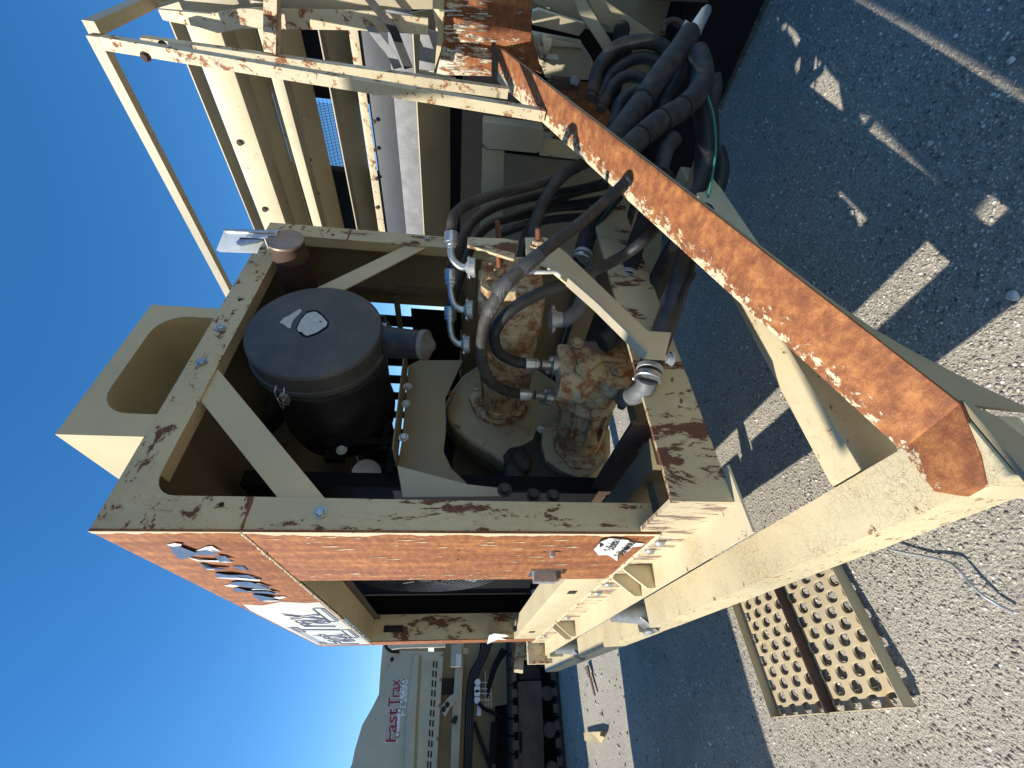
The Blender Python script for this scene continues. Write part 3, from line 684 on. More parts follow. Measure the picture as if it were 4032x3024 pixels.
for pix in ([(628, 693), (634, 676), (652, 668), (668, 655), (660, 672), (651, 700), (644, 706)], [(672, 640), (690, 642), (708, 662), (710, 682), (704, 694), (672, 712), (650, 706), (640, 698), (652, 672), (660, 652)]):
    pass
prism('sticker_scrap', [lidpt(x, y) for x, y in [(604, 697), (609, 691), (613, 686), (624, 682), (637, 673), (648, 667), (652, 671), (645, 679), (634, 690), (629, 700), (628, 709), (622, 708), (612, 700)]], (0, .0009, 0), sticker, ac, 0)
prism('foil_sticker', [lidpt(x, y) for x, y in [(676, 673), (684, 674), (696, 683), (707, 696), (705, 704), (684, 718), (664, 725), (658, 723), (652, 717), (645, 716), (641, 710), (650, 691), (662, 677)]], (0, .0009, 0), sticker, ac, 0)
prism('sticker_recess', [lidpt(x, y)+Vector((0, .0004, 0)) for x, y in [(674, 669), (686, 670), (699, 680), (711, 695), (709, 707), (686, 722), (664, 729), (654, 727), (640, 714), (638, 709), (648, 689), (661, 673)]], (0, .0012, 0), blackmat, ac, 0)
lathe('sticker_hole', [(0, .004), (.0006, .004)], lidpt(692, 695)-Vector((0, .0003, 0)), (0, -1, 0), slotdark, ac, 8)
def latch(ang):
    a = math.radians(ang); rd = Vector((math.cos(a), 0, math.sin(a))); tg = Vector((-math.sin(a), 0, math.cos(a))); c = L0+rd*(LR+.010)
    P = [c+ax*.045+tg*.014, c+ax*.07+rd*.018+tg*.016, c+ax*.12+rd*.016+tg*.015, c+ax*.135+rd*.01, c+ax*.12+rd*.016-tg*.015, c+ax*.07+rd*.018-tg*.016, c+ax*.045-tg*.014]
    tube('lid_latch', P, .0028, steel, ac, 5, 8)
    P = [c+ax*.10+tg*.010+rd*.003, c+ax*.09+tg*.01+rd*.024, c+ax*.135+rd*.03, c+ax*.09-tg*.01+rd*.024, c+ax*.10-tg*.010+rd*.003]
    tube('lid_latch', P, .0026, steel, ac, 5, 8)
    box('latch_seat', c-Vector((.012, -.085, .012)), c+Vector((.012, .12, .012)), galv, ac, .004)
for an in (165, 72, -60, 15): latch(an)
# outlet snout on the lower right with its rubber dust valve
sn0 = L0+Vector((.03, .085, -.19)); sn1 = on(912, 745, 1, L0.y+.045)
sd = (sn1-sn0).normalized()
lathe('dust_snout', [(0, .062), ((sn1-sn0).length, .053)], sn0, sd, blackplas, ac, 28)
lathe('dust_valve', [(0, .058), (.020, .058), (.022, .045), (.05, .014), (.052, 0)], sn1, sd, galv and plain('milky_rubber_valve', (.17, .165, .15), .5, var=.3), ac, 24)
bolt(on(738, 972, 1, .36), (0, -1, 0), .014, paleflange, ac)
for px in ((838, 918), (850, 960)):
    q = on(*px, 1, .36); box('mounting_strap', q-Vector((.12, .01, .014)), q+Vector((.02, .01, .012)), blackmat, ac, .002)
beam('mounting_strap', on(700, 960, 1, .36), on(850, 955, 1, .36), .03, .03, blackmat, ac)
q = on(728, 966, 1, .37); box('mounting_strap', q-Vector((.05, .0, .03)), q+Vector((.02, .04, .04)), blackmat, ac, .004)
# rubber elbow ducts between cleaner, hood and turbo
du = thing('intake_elbow', 'black rubber elbow duct behind the air cleaner, under the rounded roof opening', 'duct', (.6, .8, 1.2))
tube('elbow', [on(470, 955, 1, .75), on(520, 935, 1, .72), on(570, 900, 1, .62), on(600, 860, 1, .58)], .085, rubber, du, 8, 22)
lathe('elbow_band', [(0, .092), (.03, .092)], on(500, 950, 1, .72), (1, 0, -.1), galv, du, 26)
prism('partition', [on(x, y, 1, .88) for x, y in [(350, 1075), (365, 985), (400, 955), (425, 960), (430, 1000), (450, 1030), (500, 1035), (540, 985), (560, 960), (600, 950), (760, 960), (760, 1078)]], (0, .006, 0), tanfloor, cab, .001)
# oil filter and small things under the cleaner
of = thing('oil_filter', 'pale spin-on filter below the air cleaner straps', 'filter', (.4, .5, .9))
lathe('filter_can', [(0, .0), (0, .045), (.01, .052), (.03, .054), (.032, .048), (.12, .048)], on(775, 1050, 1, .50), (.2, 1, .3), galv, of, 28)
lathe('filter_head', [(0, .06), (.05, .06)], on(792, 1022, 1, .52), (.2, 1, .3), galv, of, 28)

# ================================================================== EXHAUST
ex = thing('exhaust_outlet', 'rusty exhaust pipe end with a hinged steel rain flap, poking out at the cabinet corner', 'exhaust', (1.12, -.1, 1.33))
E0 = on(617, 520, 1, -.12); er = .066
lathe('exhaust_pipe', [(-.002, er-.01), (0, er-.002), (.02, er), (.06, er), (.065, er+.003), (.075, er+.003), (.08, er), (.45, er)], E0, (0, 1, 0), darkrust, ex, 40)
lathe('flap_disc', [(-.0, .0), (-.004, er*.6), (0, er+.002), (.006, er+.004), (.012, er+.001)], E0-Vector((0, .006, 0)), (0, 1, 0), plain('heat_stained_steel', (.30, .22, .17), .5, .45, var=.6, sc=7), ex, 40)
pl_ = [(470, 537), (466, 545), (478, 500), (486, 498), (568, 502), (590, 500), (584, 518), (572, 520), (556, 518), (554, 546), (540, 549)]
fn_ = Vector((-.62, -.72, .1)).normalized(); fp0 = on(600, 505, 1, -.135)
prism('flap_tail', [onp(x, y, fn_, fp0) for x, y in [(467, 540), (484, 498), (560, 502), (600, 503), (596, 514), (574, 517), (560, 536), (556, 547), (475, 544)]], -fn_*.003, plain('bright_flap_steel', (.72, .76, .78), .35, .35, var=.08), ex, .001)
prism('flap_tail', [onp(x, y, fn_, fp0) for x, y in [(484, 498), (488, 496), (605, 500), (603, 505), (560, 503.5), (486, 500.5)]], fn_*.012, steel, ex, .001)
prism('counterweight', [onp(x, y, fn_, fp0+fn_*.02) for x, y in [(513, 524), (520, 518), (572, 519), (556, 526), (524, 533), (516, 531)]], fn_*.01, steel, ex, .002)
prism('counterweight', [onp(x, y, fn_, fp0+fn_*.012) for x, y in [(514, 522), (520, 513), (570, 516), (574, 522), (540, 522)]], fn_*.004, sooty, ex, .002)
lathe('hinge_pin', [(0, .004), (.045, .004)], on(572, 514, 1, -.16), (0, 1, 0), steel, ex, 10)
mu = thing('muffler', 'round brown muffler body behind the exhaust pipe', 'muffler', (1.1, .5, 1.2))
lathe('muffler_body', [(0, 0), (.004, .10), (.02, .125), (.6, .125)], on(672, 600, 1, .30), (0, 1, 0), brown, mu, 40)

# ================================================================== GEARBOX AND PUMPS
gb = thing('pump_gearbox', 'cream cast pump drive gearbox with a black oily lower half', 'gearbox', (.6, .6, .3))
out = [(962, 880), (975, 850), (1000, 815), (1030, 795), (1080, 780), (1140, 790), (1180, 815), (1230, 850), (1290, 880), (1312, 930), (1313, 975), (1296, 1015), (1268, 1042), (1230, 1060), (1190, 1066), (1140, 1062), (1112, 1050), (1098, 1030), (1090, 1000), (1060, 980), (1020, 958), (985, 928), (966, 902)]
prism('gearbox_case', [on(x, y, 1, .50) for x, y in out], (0, .12, 0), castcream, gb, .022, 60)
cx_, cy_ = 1085, 905
prism('gearbox_rim', [on(cx_+(x-cx_)*1.03, cy_+(y-cy_)*1.03, 1, .60) for x, y in out], (0, .16, 0), creamgrey, gb, .012, 60)
prism('oily_patch', [on(x, y, 1, .4985) for x, y in [(1086, 985), (1100, 968), (1128, 962), (1150, 950), (1160, 925), (1185, 968), (1225, 985), (1275, 990), (1305, 955), (1309, 980), (1290, 1014), (1262, 1038), (1226, 1056), (1160, 1060), (1118, 1050), (1098, 1028)]], (0, .004, 0), greasy, gb, .001)
for (x, y, w, h) in ((1125, 995, .06, .02), (1110, 1020, .05, .03)):
    q = on(x, y, 1, .47); bmx = bmesh.new(); bmesh.ops.create_icosphere(bmx, subdivisions=3, radius=.06)
    for v in bmx.verts: v.co = Vector((v.co.x*1.1, v.co.y*.5, v.co.z*.8))*(1+.18*math.sin(v.co.x*60)*math.sin(v.co.z*55)) + q
    frombm('sludge_lump', bmx, greasy, gb, smooth=True)
def padring(c, rr, y, n=9, r2=.012):
    P = []
    for i in range(72):
        a = 2*math.pi*i/72; k = rr*(1+.07*max(0, math.cos(n*a))**3); P.append((c.x+k*math.cos(a), y, c.z+k*math.sin(a)))
    return P
pc = on(1080, 862, 1, .48)
prism('pump_pad', padring(pc, .142, .475, 8), (0, .03, 0), castrust, gb, .005, 40)
pc2 = on(1240, 962, 1, .46)
prism('pump_pad', padring(pc2, .15, .455, 6), (0, .045, 0), castcream, gb, .006, 40)
for a in range(0, 360, 45):
    q = pc+Vector((.128*math.cos(math.radians(a+20)), 0, .128*math.sin(math.radians(a+20)))); q.y = .473
    lathe('pad_boss', [(0, .017), (.006, .016), (.0065, .009), (.001, .007)], q, (0, -1, 0), castrust, gb, 18)
for px in ((1040, 867), (1140, 867), (1262, 1000), (1168, 927), (1302, 935), (1295, 985)): bolt(on(*px, 1, .455), (0, -1, 0), .013, castrust if px[0] != 1168 else paleflange, gb)
bf = thing('breather_fitting', 'small greasy brass elbow fitting sticking out of the gearbox top', 'fitting', (.8, .45, .6))
q = on(975, 850, 1, .44)
tube('fitting_elbow', [q, on(962, 846, 1, .42), on(952, 845, 1, .40)], .017, castrust, bf, 6, 16)
for k in range(3): lathe('fitting_nut', [(0, .013-k*.0015), (.008, .013-k*.0015)], on(950-k*5, 845, 1, .40), (0, 0, 1), galv, bf, 6)

p1 = thing('main_pump', 'long rusty cream tandem hydraulic pump with two threaded studs on its end', 'hydraulic pump', (.66, 0, .35))
PF = -.255
def sect(name, pixs, y, th, mat, par, b=.008): return prism(name, [on(x, y_, 1, y) for x, y_ in pixs], (0, th, 0), mat, par, b, 50)
def blk(name, c, w, h, y0, y1, mat, par, b=.01, ch=.02):
    x, z = c; P = [(x-w/2+ch, y0, z-h/2), (x+w/2-ch, y0, z-h/2), (x+w/2, y0, z-h/2+ch), (x+w/2, y0, z+h/2-ch), (x+w/2-ch, y0, z+h/2), (x-w/2+ch, y0, z+h/2), (x-w/2, y0, z+h/2-ch), (x-w/2, y0, z-h/2+ch)]
    return prism(name, P, (0, y1-y0, 0), mat, par, b, 50)
fa_ = on(1035, 560, 1, PF); fb_ = on(1185, 640, 1, PF); print('pump1 face', fa_, fb_)
a1 = on(1105, 590, 1, PF); a2 = on(1090, 868, 1, .47); print('pump axis', a1, a2)
pxc = a2.x; 
def lerp(a, b, t): return a+(b-a)*t
def pa(t): return a1.lerp(a2, t)
dirp = (a2-a1).normalized(); Lp = (a2-a1).length
def axblk(name, t0, t1, w, h, mat, par, b=.008, ch=.02, off=(0, 0)):
    c = pa(t0); c1 = pa(t1); x, z = off; up_ = Vector((0, 0, 1)); sx = dirp.cross(up_).normalized(); uz = sx.cross(dirp)
    q = [(-w/2+ch, -h/2), (w/2-ch, -h/2), (w/2, -h/2+ch), (w/2, h/2-ch), (w/2-ch, h/2), (-w/2+ch, h/2), (-w/2, h/2-ch), (-w/2, -h/2+ch)]
    return prism(name, [c+sx*(i+x)+uz*(j+z) for i, j in q], c1-c, mat, par, b, 50)
axblk('pump_end_cover', 0, .06, .215, .215, castrust, p1, .008, .03)
axblk('port_block', .06, .30, .19, .235, castrust, p1, .01, .012)
lathe('pump_barrel', [(.28*Lp, .09), (.29*Lp, .108), (.42*Lp, .108), (.43*Lp, .12), (.46*Lp, .12), (.465*Lp, .108), (.60*Lp, .105)], a1, dirp, castrust, p1, 40)
axblk('port_block', .42, .60, .20, .21, castrust, p1, .01, .02)
lathe('pump_barrel', [(.60*Lp, .118), (.62*Lp, .118), (.622*Lp, .105), (.72*Lp, .108), (.86*Lp, .098), (.93*Lp, .104), (.99*Lp, .104)], a1, dirp, castrust, p1, 40)
axblk('mounting_flange', .945, .998, .22, .185, castrust, p1, .006, .03)
sxp = dirp.cross(Vector((0, 0, 1))).normalized()
def stud(px, y, ln, r, mat, par):
    q = on(*px, 1, y); 
    lathe('stud_nut', [(0, r*2.1), (.014, r*2.1), (.016, r*1.8)], q, (.22, -1, .16), castrust, par, 6)
    lathe('stud_washer', [(-.004, r*2.8), (.001, r*2.8)], q, (.22, -1, .16), castrust, par, 20)
    pr = [(0, r)]; d = .012
    while d < ln: pr += [(d, r), (d+.0015, r*.88)]; d += .003
    pr += [(ln, r), (ln+.004, r*.7), (ln+.006, 0)]
    lathe('threaded_stud', pr, q, (.22, -1, .16), mat, par, 16)
stud((1079, 588), PF-.0, .075, .0095, copper, p1)
stud((1078, 532), PF+.05, .095, .0105, rust, p1)
bolt(on(1088, 600, 1, PF-.001), (0, -1, 0), .006, castrust, p1)
for t, zz in ((.10, .108), (.24, .108), (.46, .112), (.56, .112)):
    for xx in (-.06, .06): bolt(pa(t)+Vector((xx*.9, -.0, zz)), (0, 0, 1), .011, castrust, p1)
for a in (28, 62, 118, 152, 208, 242, 298, 332):
    rr_ = .085; bolt(a1+Vector((rr_*math.cos(math.radians(a)), -.002, rr_*math.sin(math.radians(a)))), (0, -1, 0), .009, castrust, p1)
for a in range(0, 360, 30):
    c = a1+dirp*Lp*.61; sx_ = dirp.cross(Vector((0, 0, 1))).normalized(); d = sx_*math.cos(math.radians(a))+sx_.cross(dirp)*math.sin(math.radians(a))
    beam('cast_rib', c+d*.105, c+d*.100+dirp*Lp*.34, .012, .022, castrust, p1, up=d, b=.004)
p2 = thing('auxiliary_pump', 'shorter rusty cream hydraulic pump with four bolts in its end cover', 'hydraulic pump', (.64, 0, .06))
PY = -.04
cov = [(1204, 742), (1262, 743), (1275, 752), (1300, 750), (1345, 742), (1362, 758), (1374, 790), (1370, 815), (1352, 838), (1330, 842), (1310, 830), (1296, 815), (1280, 840), (1262, 848), (1245, 840), (1228, 845), (1207, 840), (1212, 815), (1205, 780)]
sect('pump_end_cover', cov, PY, .075, castrust, p2, .010)
b1 = on(1285, 800, 1, PY+.07); b2 = on(1248, 950, 1, .455); dp = (b2-b1).normalized(); Lq = (b2-b1).length
lathe('pump_barrel', [(0, .125), (.10*Lq, .122), (.14*Lq, .110), (.30*Lq, .108), (.34*Lq, .116), (.38*Lq, .112), (.42*Lq, .098), (.70*Lq, .096), (.76*Lq, .108), (.82*Lq, .104), (.90*Lq, .10), (.98*Lq, .105)], b1, dp, castrust, p2, 44)
sx2 = dp.cross(Vector((0, 0, 1))).normalized()
for a in range(0, 360, 36):
    d = sx2*math.cos(math.radians(a))+sx2.cross(dp)*math.sin(math.radians(a))
    beam('cast_rib', b1+dp*Lq*.42+d*.098, b1+dp*Lq*.78+d*.100, .014, .026, castrust, p2, up=d, b=.005)
for t in (.05, .22): lathe('barrel_plug', [(0, .02), (.012, .02), (.014, .012)], b1+dp*Lq*t+Vector((-.118, 0, 0)), (-1, -.1, 0), castrust, p2, 6)
for t, dz in ((.06, .105), (.30, .10)):
    c = b1+dp*Lq*t+Vector((0, 0, dz)); blk('port_boss', (c.x, c.z), .10, .05, c.y-.06, c.y+.06, castrust, p2, .01)
prism('mounting_flange', [b2+Vector((x, -.012, z)) for x, z in [(-.15, -.05), (-.06, -.115), (.06, -.115), (.15, -.05), (.15, .05), (.06, .115), (-.06, .115), (-.15, .05)]], (0, .025, 0), castrust, p2, .01, 50)
for px in ((1246, 741), (1319, 745), (1257, 797), (1335, 800)): bolt(on(*px, 1, PY-.014), (0, -1, 0), .0165, castrust, p2)
prism('cover_rib', [on(x, y, 1, PY-.002) for x, y in [(1244, 778), (1280, 770), (1345, 775), (1352, 785), (1300, 782), (1270, 806), (1262, 820), (1255, 815)]], (0, -.012, 0), castrust, p2, .005)
prism('cast_number_plate', [on(x, y, 1, PY-.001) for x, y in [(1310, 757), (1345, 757), (1343, 768), (1308, 770)]], (0, -.003, 0), castrust, p2, .001)
# split flanges with pressure fittings
def flange_on(name, c, axis, r, par):
    lathe(name, [(0, r), (.012, r), (.016, r*.85), (.024, r*.8), (.026, r*.55), (.04, r*.52)], c, axis, steel, par, 26)
    a = Vector(axis).normalized(); o = a.orthogonal().normalized(); o2 = a.cross(o)
    for s in (-1, 1):
        bolt(Vector(c)+a*.012+o2*s*r*.95*(1 if abs(o2.y) > .5 else .9)+o*.0, axis, r*.30, steel, par)

# ================================================================== HOSES
def crimp(p, d, r, ln, mat, par):
    pr = [(0, r*.8), (.003, r)]; n = 5
    pr += [(ln*.12, r*1.02), (ln*.7, r), (ln*.74, r*.9), (ln*.78, r*.9), (ln*.8, r*.98), (ln*.92, r*.98), (ln*.94, r*.7), (ln*1.1, r*.66)]
    o = lathe('crimp_ferrule', pr, p, d, mat, par, 14, 20)
    return o
def hose(lab, pix, d, r, mat=rubber, cat='hydraulic hose', group='hydraulic hoses', name='hydraulic_hose', extra=None, n=8):
    """pix: display pixels; d: matching distances"""
    if isinstance(d, tuple): d = [d[0]+(d[1]-d[0])*i/(len(pix)-1) for i in range(len(pix))]
    P = [at(x, y, k) for (x, y), k in zip(pix, d)]
    t = thing(name, lab, cat, P[0], group)
    tube('hose_body', P, r, mat, t, n, 16)
    if extra: extra(t, P)
    return t, P
PR = lambda px, ax, c: on(*px, ax, c)
# two hoses feeding the auxiliary pump
ds = dep(on(1160, 787, 1, -.02)); dm = dep(bp+BD*1.08)
def ex_crimp(p0, p1, r, ln, port, pr):
    def f(t, P):
        d = (p1-p0).normalized(); crimp(p0, d, r, ln, steel, t)
        lathe('flange_head', [(0, r*.7), ((port-p1).length*.5, r*.75), ((port-p1).length*.6, r*1.3), ((port-p1).length, r*1.45)], p1, (port-p1).normalized(), steel, t, 22)
        e = (port-p1).normalized(); o = Vector((0, 1, 0))
        for s in (-1, 1): bolt(p1.lerp(port, .55)+o*s*r*1.35, -e, r*.36, steel, t, 'flange_bolt')
    return f
k0 = at(1133, 786, ds-.01); k1 = at(1168, 787, ds); kp = at(1203, 790, ds+.02)
hose('hose looping from the nearer auxiliary pump port and running off under the sloping beam', [(1134, 785), (1110, 780), (1080, 764), (1068, 738), (1072, 708), (1104, 670), (1154, 640), (1237, 603), (1300, 577), (1350, 550), (1390, 520), (1430, 480), (1470, 445)],
     [ds, ds-.01, ds-.05, ds-.10, ds-.14, ds-.17, ds-.16, ds-.12, ds-.08, ds-.04, dm, dm+.08, dm+.2], .0198, rubber, extra=ex_crimp(k0, k1, .0255, .05, kp, 0))
k0 = at(1120, 852, ds+.10); k1 = at(1155, 853, ds+.11); kp2 = at(1190, 857, ds+.13)
hose('dusty hose in a wide loop over the main pump, ending beside the rusty beam edge', [(1122, 851), (1090, 843), (1060, 824), (1044, 790), (1040, 753), (1046, 703), (1056, 676), (1087, 620), (1137, 573), (1190, 530), (1250, 485), (1300, 442), (1345, 400), (1370, 372)],
     [ds+.10, ds+.06, ds-.02, ds-.10, ds-.16, ds-.20, ds-.24, ds-.30, ds-.30, ds-.25, ds-.18, ds-.08, dm-.02, dm+.12], .0198, rubberold, extra=ex_crimp(k0, k1, .0255, .05, kp2, 0))
# braided protective sleeve over part of it
sl_ = [(1056, 676), (1070, 650), (1087, 620), (1110, 596), (1137, 573), (1165, 551)]
hs = tag(tube('hose_sleeve', [at(x, y, k) for (x, y), k in zip(sl_, [ds-.24-.0, ds-.268, ds-.30, ds-.302, ds-.30, ds-.28])], .0222, braid, None), 'grey braided sleeve on the looping hose above the main pump', 'hose sleeve')
# return hose clamps and suction hoses
def clamps(ps):
    def f(t, P):
        for (i, r) in ps:
            a, b = P[i], P[i+1] if i+1 < len(P) else P[i-1]; dd = (b-a).normalized()
            lathe('hose_clamp', [(0, r), (.002, r*1.07), (.018, r*1.07), (.02, r)], a, dd, steel, t, 28); lathe('hose_clamp', [(.03, r), (.032, r*1.05), (.045, r*1.05), (.047, r)], a, dd, galv, t, 28)
            bolt(a+dd*.01+dd.orthogonal().normalized()*r*1.1, dd.orthogonal(), .006, steel, t, 'clamp_screw', False)
    return f
dsu = dep(on(1402, 812, 2, .0)); 
hose('thick black suction hose clamped to the steel elbow at the cabinet corner', [(1398, 822), (1408, 780), (1428, 725), (1448, 670), (1468, 610), (1482, 560), (1500, 500), (1520, 455)], (1.22, 1.42), .035, rubber, extra=clamps([(0, .037)]))
el = thing('suction_elbow', 'grey cast steel elbow joining the auxiliary pump to the thick suction hose', 'elbow', on(1370, 850, 2, .0))
tube('elbow_pipe', [on(1345, 862, 1, .05), at(1372, 853, 1.30), at(1392, 838, 1.24), at(1399, 820, 1.22)], .030, darkgalv, el, 8, 22)
lathe('elbow_flange', [(0, .04), (.014, .04)], on(1345, 862, 1, .05), (-.3, .2, -.9), darkgalv, el, 24)
hose('thick suction hose passing behind the cream bracket', [(1300, 742), (1335, 720), (1365, 690), (1400, 645), (1425, 600), (1448, 555), (1470, 520), (1500, 470)], (1.55, 1.65), .039, rubber)
gs = {}
def stripe(off, r, a=0, b=None):
    def f(t, P):
        Q = spline(P, 8); Q = Q[a*8:(b*8 if b else None)]
        tube('green_stripe', [q+(CP-q).normalized()*r*.93-_u*off for q in Q[::4]], .0032, greentape, t, 4, 8)
    return f
def cl_str(r, off, r2):
    c = clamps([(0, r)]); s = stripe(off, r2)
    def f(t, P): c(t, P); s(t, P)
    return f
hose('vertical black hose with green stripe and bright clamp behind the cream bracket', [(1352, 612), (1362, 570), (1375, 525), (1392, 480), (1410, 430), (1440, 380)], (1.62, 1.80), .036, rubber, extra=cl_str(.039, -.018, .036))
hose('black hose with thin green stripe and a shiny clamp above the main pump', [(1255, 567), (1262, 535), (1275, 495), (1300, 455), (1330, 420)], (1.72, 1.9), .038, rubber, extra=cl_str(.041, .022, .038))
lathe_p = thing('suction_spigot', 'grey cast spigot under the green striped hose', 'pipe stub', at(1345, 640, 1.62))
lathe('spigot', [(0, .036), (.012, .036), (.014, .030), (.03, .030), (.032, .036), (.042, .036), (.044, .030), (.13, .034)], at(1350, 617, 1.615), (at(1338, 690, 1.66)-at(1350, 617, 1.615)), galv, lathe_p, 28)
# steel u tube at the side of the main pump
ut = thing('return_elbow', 'bare steel U-shaped pipe at the side of the main pump', 'pipe', at(1230, 670, 1.45))
tube('elbow_pipe', [at(1200, 690, 1.50), at(1222, 690, 1.50), at(1246, 672, 1.50), at(1258, 645, 1.52), at(1262, 610, 1.56)], .027, darkgalv, ut, 10, 22)
lathe('elbow_flange', [(0, .035), (.02, .035), (.022, .028), (.04, .028)], at(1188, 690, 1.49), (at(1222, 690, 1.5)-at(1188, 690, 1.49)), galv, ut, 24)
for yy in (666, 712): bolt(at(1192, yy, 1.475), (at(1222, 690, 1.5)-at(1188, 690, 1.49)), .010, galv, ut)
# pressure ports on top of the main pump: crimp, elbow, split flange; the hoses sweep away behind
ports = [((975, 500), (975, 532), [(974, 545), (980, 562), (995, 576), (1010, 578)], (1022, 575), 1.42), ((974, 582), (974, 616), [(974, 630), (980, 655), (992, 667), (1006, 669)], (1018, 664), 1.50), ((973, 662), (973, 692), [(973, 705), (977, 728), (988, 741), (1000, 744)], (1012, 738), 1.58)]
pl2 = ['highest', 'middle', 'lowest']
hp = [[(975, 498), (980, 470), (1000, 448), (1040, 430), (1100, 413), (1160, 398), (1215, 380), (1270, 352), (1330, 330)],
      [(974, 580), (990, 545), (1003, 510), (1020, 480), (1060, 452), (1120, 432), (1180, 420), (1240, 410), (1300, 395)],
      [(973, 660), (985, 625), (1000, 580), (1025, 520), (1060, 486), (1110, 468), (1170, 450), (1240, 440), (1300, 430)]]
labs = ['outermost hose curving up from the steel elbow farthest from the gearbox', 'second hose curving from the middle steel elbow on the main pump', 'third hose rising from the steel elbow next to the air cleaner snout']
for (c0, c1, el_, fl, d), h_, lb in zip(ports, hp, labs):
    def f(t, P, c0=c0, c1=c1, el_=el_, fl=fl, d=d):
        A = at(*c0, d); B = at(*c1, d); crimp(A, B-A, .0235, (B-A).length*1.05, steel, t)
        tube('steel_elbow', [B]+[at(*e, d) for e in el_], .0125, steel, t, 8, 18)
        q = at(*el_[-1], d); e = (at(fl[0], el_[-1][1], d)-q).normalized()
        lathe('split_flange', [(-.006, .015), (0, .022), (.006, .032), (.026, .032)], q, e, galv, t, 22)
        for s in (-1, 1): bolt(q+_r*s*.028+e*.008, -e, .0085, steel, t, 'flange_bolt')
        box('split_flange', q+e*.012-Vector((.018, .028, .012)), q+e*.016+Vector((.018, .028, .012)), galv, t, .004)
    hose(lb, h_, [d+.0, d, d+.05, d+.12, d+.22, d+.3, d+.4, d+.5, d+.6], .019, rubberold if lb[0] == 'o' else rubber, extra=f)
hose('big grey hose arching up from behind the cream bracket to the beam', [(1150, 560), (1152, 515), (1160, 470), (1180, 425), (1210, 385), (1245, 360), (1285, 345), (1330, 335)], (1.62, 1.85), .0245, rubberold)
for i, (a, d) in enumerate([([(1120, 600), (1128, 540), (1140, 500), (1170, 455), (1230, 420), (1310, 400)], (1.75, 2.1)), ([(1110, 470), (1190, 450), (1260, 445), (1330, 440)], (2.1, 2.2)), ([(1080, 505), (1160, 480), (1240, 470), (1320, 468)], (2.1, 2.2)), ([(1345, 445), (1335, 480), (1320, 520)], (2.0, 2.05)), ([(1370, 440), (1358, 480), (1345, 522)], (2.0, 2.05)), ([(1392, 440), (1380, 480), (1368, 515)], (2.0, 2.05))]):
    hose(['dark hose deep behind the main pump studs', 'upper of two straight dark hoses in the shade behind the pump', 'lower of two straight dark hoses in the shade behind the pump', 'first short grey hose end under the sloping beam', 'second short grey hose end under the sloping beam', 'third short grey hose end under the sloping beam'][i], a, d, .021 if i < 3 else .017, rubber if i < 3 else rubberold)
# the bundle beyond the sloping beam
Z = lambda l: [(1097.2+.22322*a, .22322*b) for a, b in l]
def bands(idx, r):
    def f(t, P):
        for i in idx:
            a = P[i]; dd = (P[i+1]-P[i-1]).normalized(); lathe('cable_tie', [(0, r), (.001, r*1.05), (.008, r*1.05), (.009, r)], a, dd, sooty, t, 26)
    return f
hose('thick black sleeved hose bundle leading up to the bright steel hook', Z([(980, 1420), (1100, 1250), (1300, 980), (1480, 720), (1640, 510), (1760, 330)]), (1.62, 1.75), .045, rubberold, name='hose_bundle', cat='hose bundle', extra=bands([2], .045))
hose('dusty lower sleeved hose bundle tied with thin cable ties, sagging to the ground side', Z([(1100, 1500), (1280, 1330), (1480, 1170), (1680, 1050), (1830, 900), (1880, 720), (1860, 600), (1830, 520)]), (1.55, 1.72), .043, rubberold, name='hose_bundle', cat='hose bundle', extra=bands([1, 2, 3], .043))
for i, (a, r, d) in enumerate([([(830, 830), (880, 650), (1050, 460), (1300, 400), (1480, 440), (1600, 560)], .029, 1.9), ([(920, 880), (1000, 720), (1180, 590), (1330, 560), (1450, 600)], .025, 1.92), ([(950, 950), (1010, 830), (1120, 750), (1240, 740), (1330, 800)], .025, 1.88), ([(1040, 1150), (1080, 1010), (1180, 910), (1300, 880), (1400, 900)], .028, 1.85), ([(1480, 1150), (1540, 950), (1650, 760), (1700, 600)], .022, 1.85)]):
    lbl = ['topmost arching hose of the tangle near the ground at the chassis end', 'second arching hose of the tangle, below the topmost arch', 'third arching hose with a greenish tint in the tangle', 'lowest short arching hose of the tangle beside the sloping beam', 'dark hose half hidden between the two sleeved bundles'][i]
    def fer(t, P):
        dd = (P[0]-P[1]).normalized(); lathe('end_ferrule', [(0, r*1.05), (.04, r*1.05), (.042, r*.9), (.06, r*.9)], P[0], dd, darkrust, t, 18)
    hose(lbl, Z(a), (d, d), r, rubberold if i in (0, 4) else rubber, extra=fer if i < 4 else None)
hose('long black hose with a bright green stripe hanging behind the sloping beam tip', Z([(1830, 900), (1900, 1050), (1930, 1250), (1920, 1500), (1850, 1750), (1750, 1950)]), (1.72, 1.72), .045, rubber, extra=lambda t, P: tube('green_stripe', [at(1528, 205, 1.66), at(1541, 250, 1.655), at(1546, 300, 1.655), at(1543, 354, 1.655), at(1528, 432, 1.66)], .0045, greentape, t, 8, 8))
hose('flattened empty sleeve end beside the striped hose', Z([(2000, 740), (2010, 850), (1980, 980), (1930, 1090)]), (1.78, 1.78), .026, rubberold)
hose('dark hose under the tip of the sloping beam with a thin green mark', Z([(2030, 1450), (2070, 1620), (2040, 1800), (1960, 1960)]), (1.80, 1.76), .03, rubber)
hose('upright clamped hose stub between the bundles and the beam', Z([(1620, 1330), (1540, 1430), (1500, 1560), (1480, 1660)]), (1.6, 1.6), .03, rubberold)
for i, (a, b_) in enumerate([((1445, 700), (1520, 560)), ]):
    hose('black hose crossing below the cabinet corner', [(1400, 905), (1420, 820), (1440, 760), (1465, 700), (1490, 640)], (1.75, 1.75), .0, rubber) if False else None
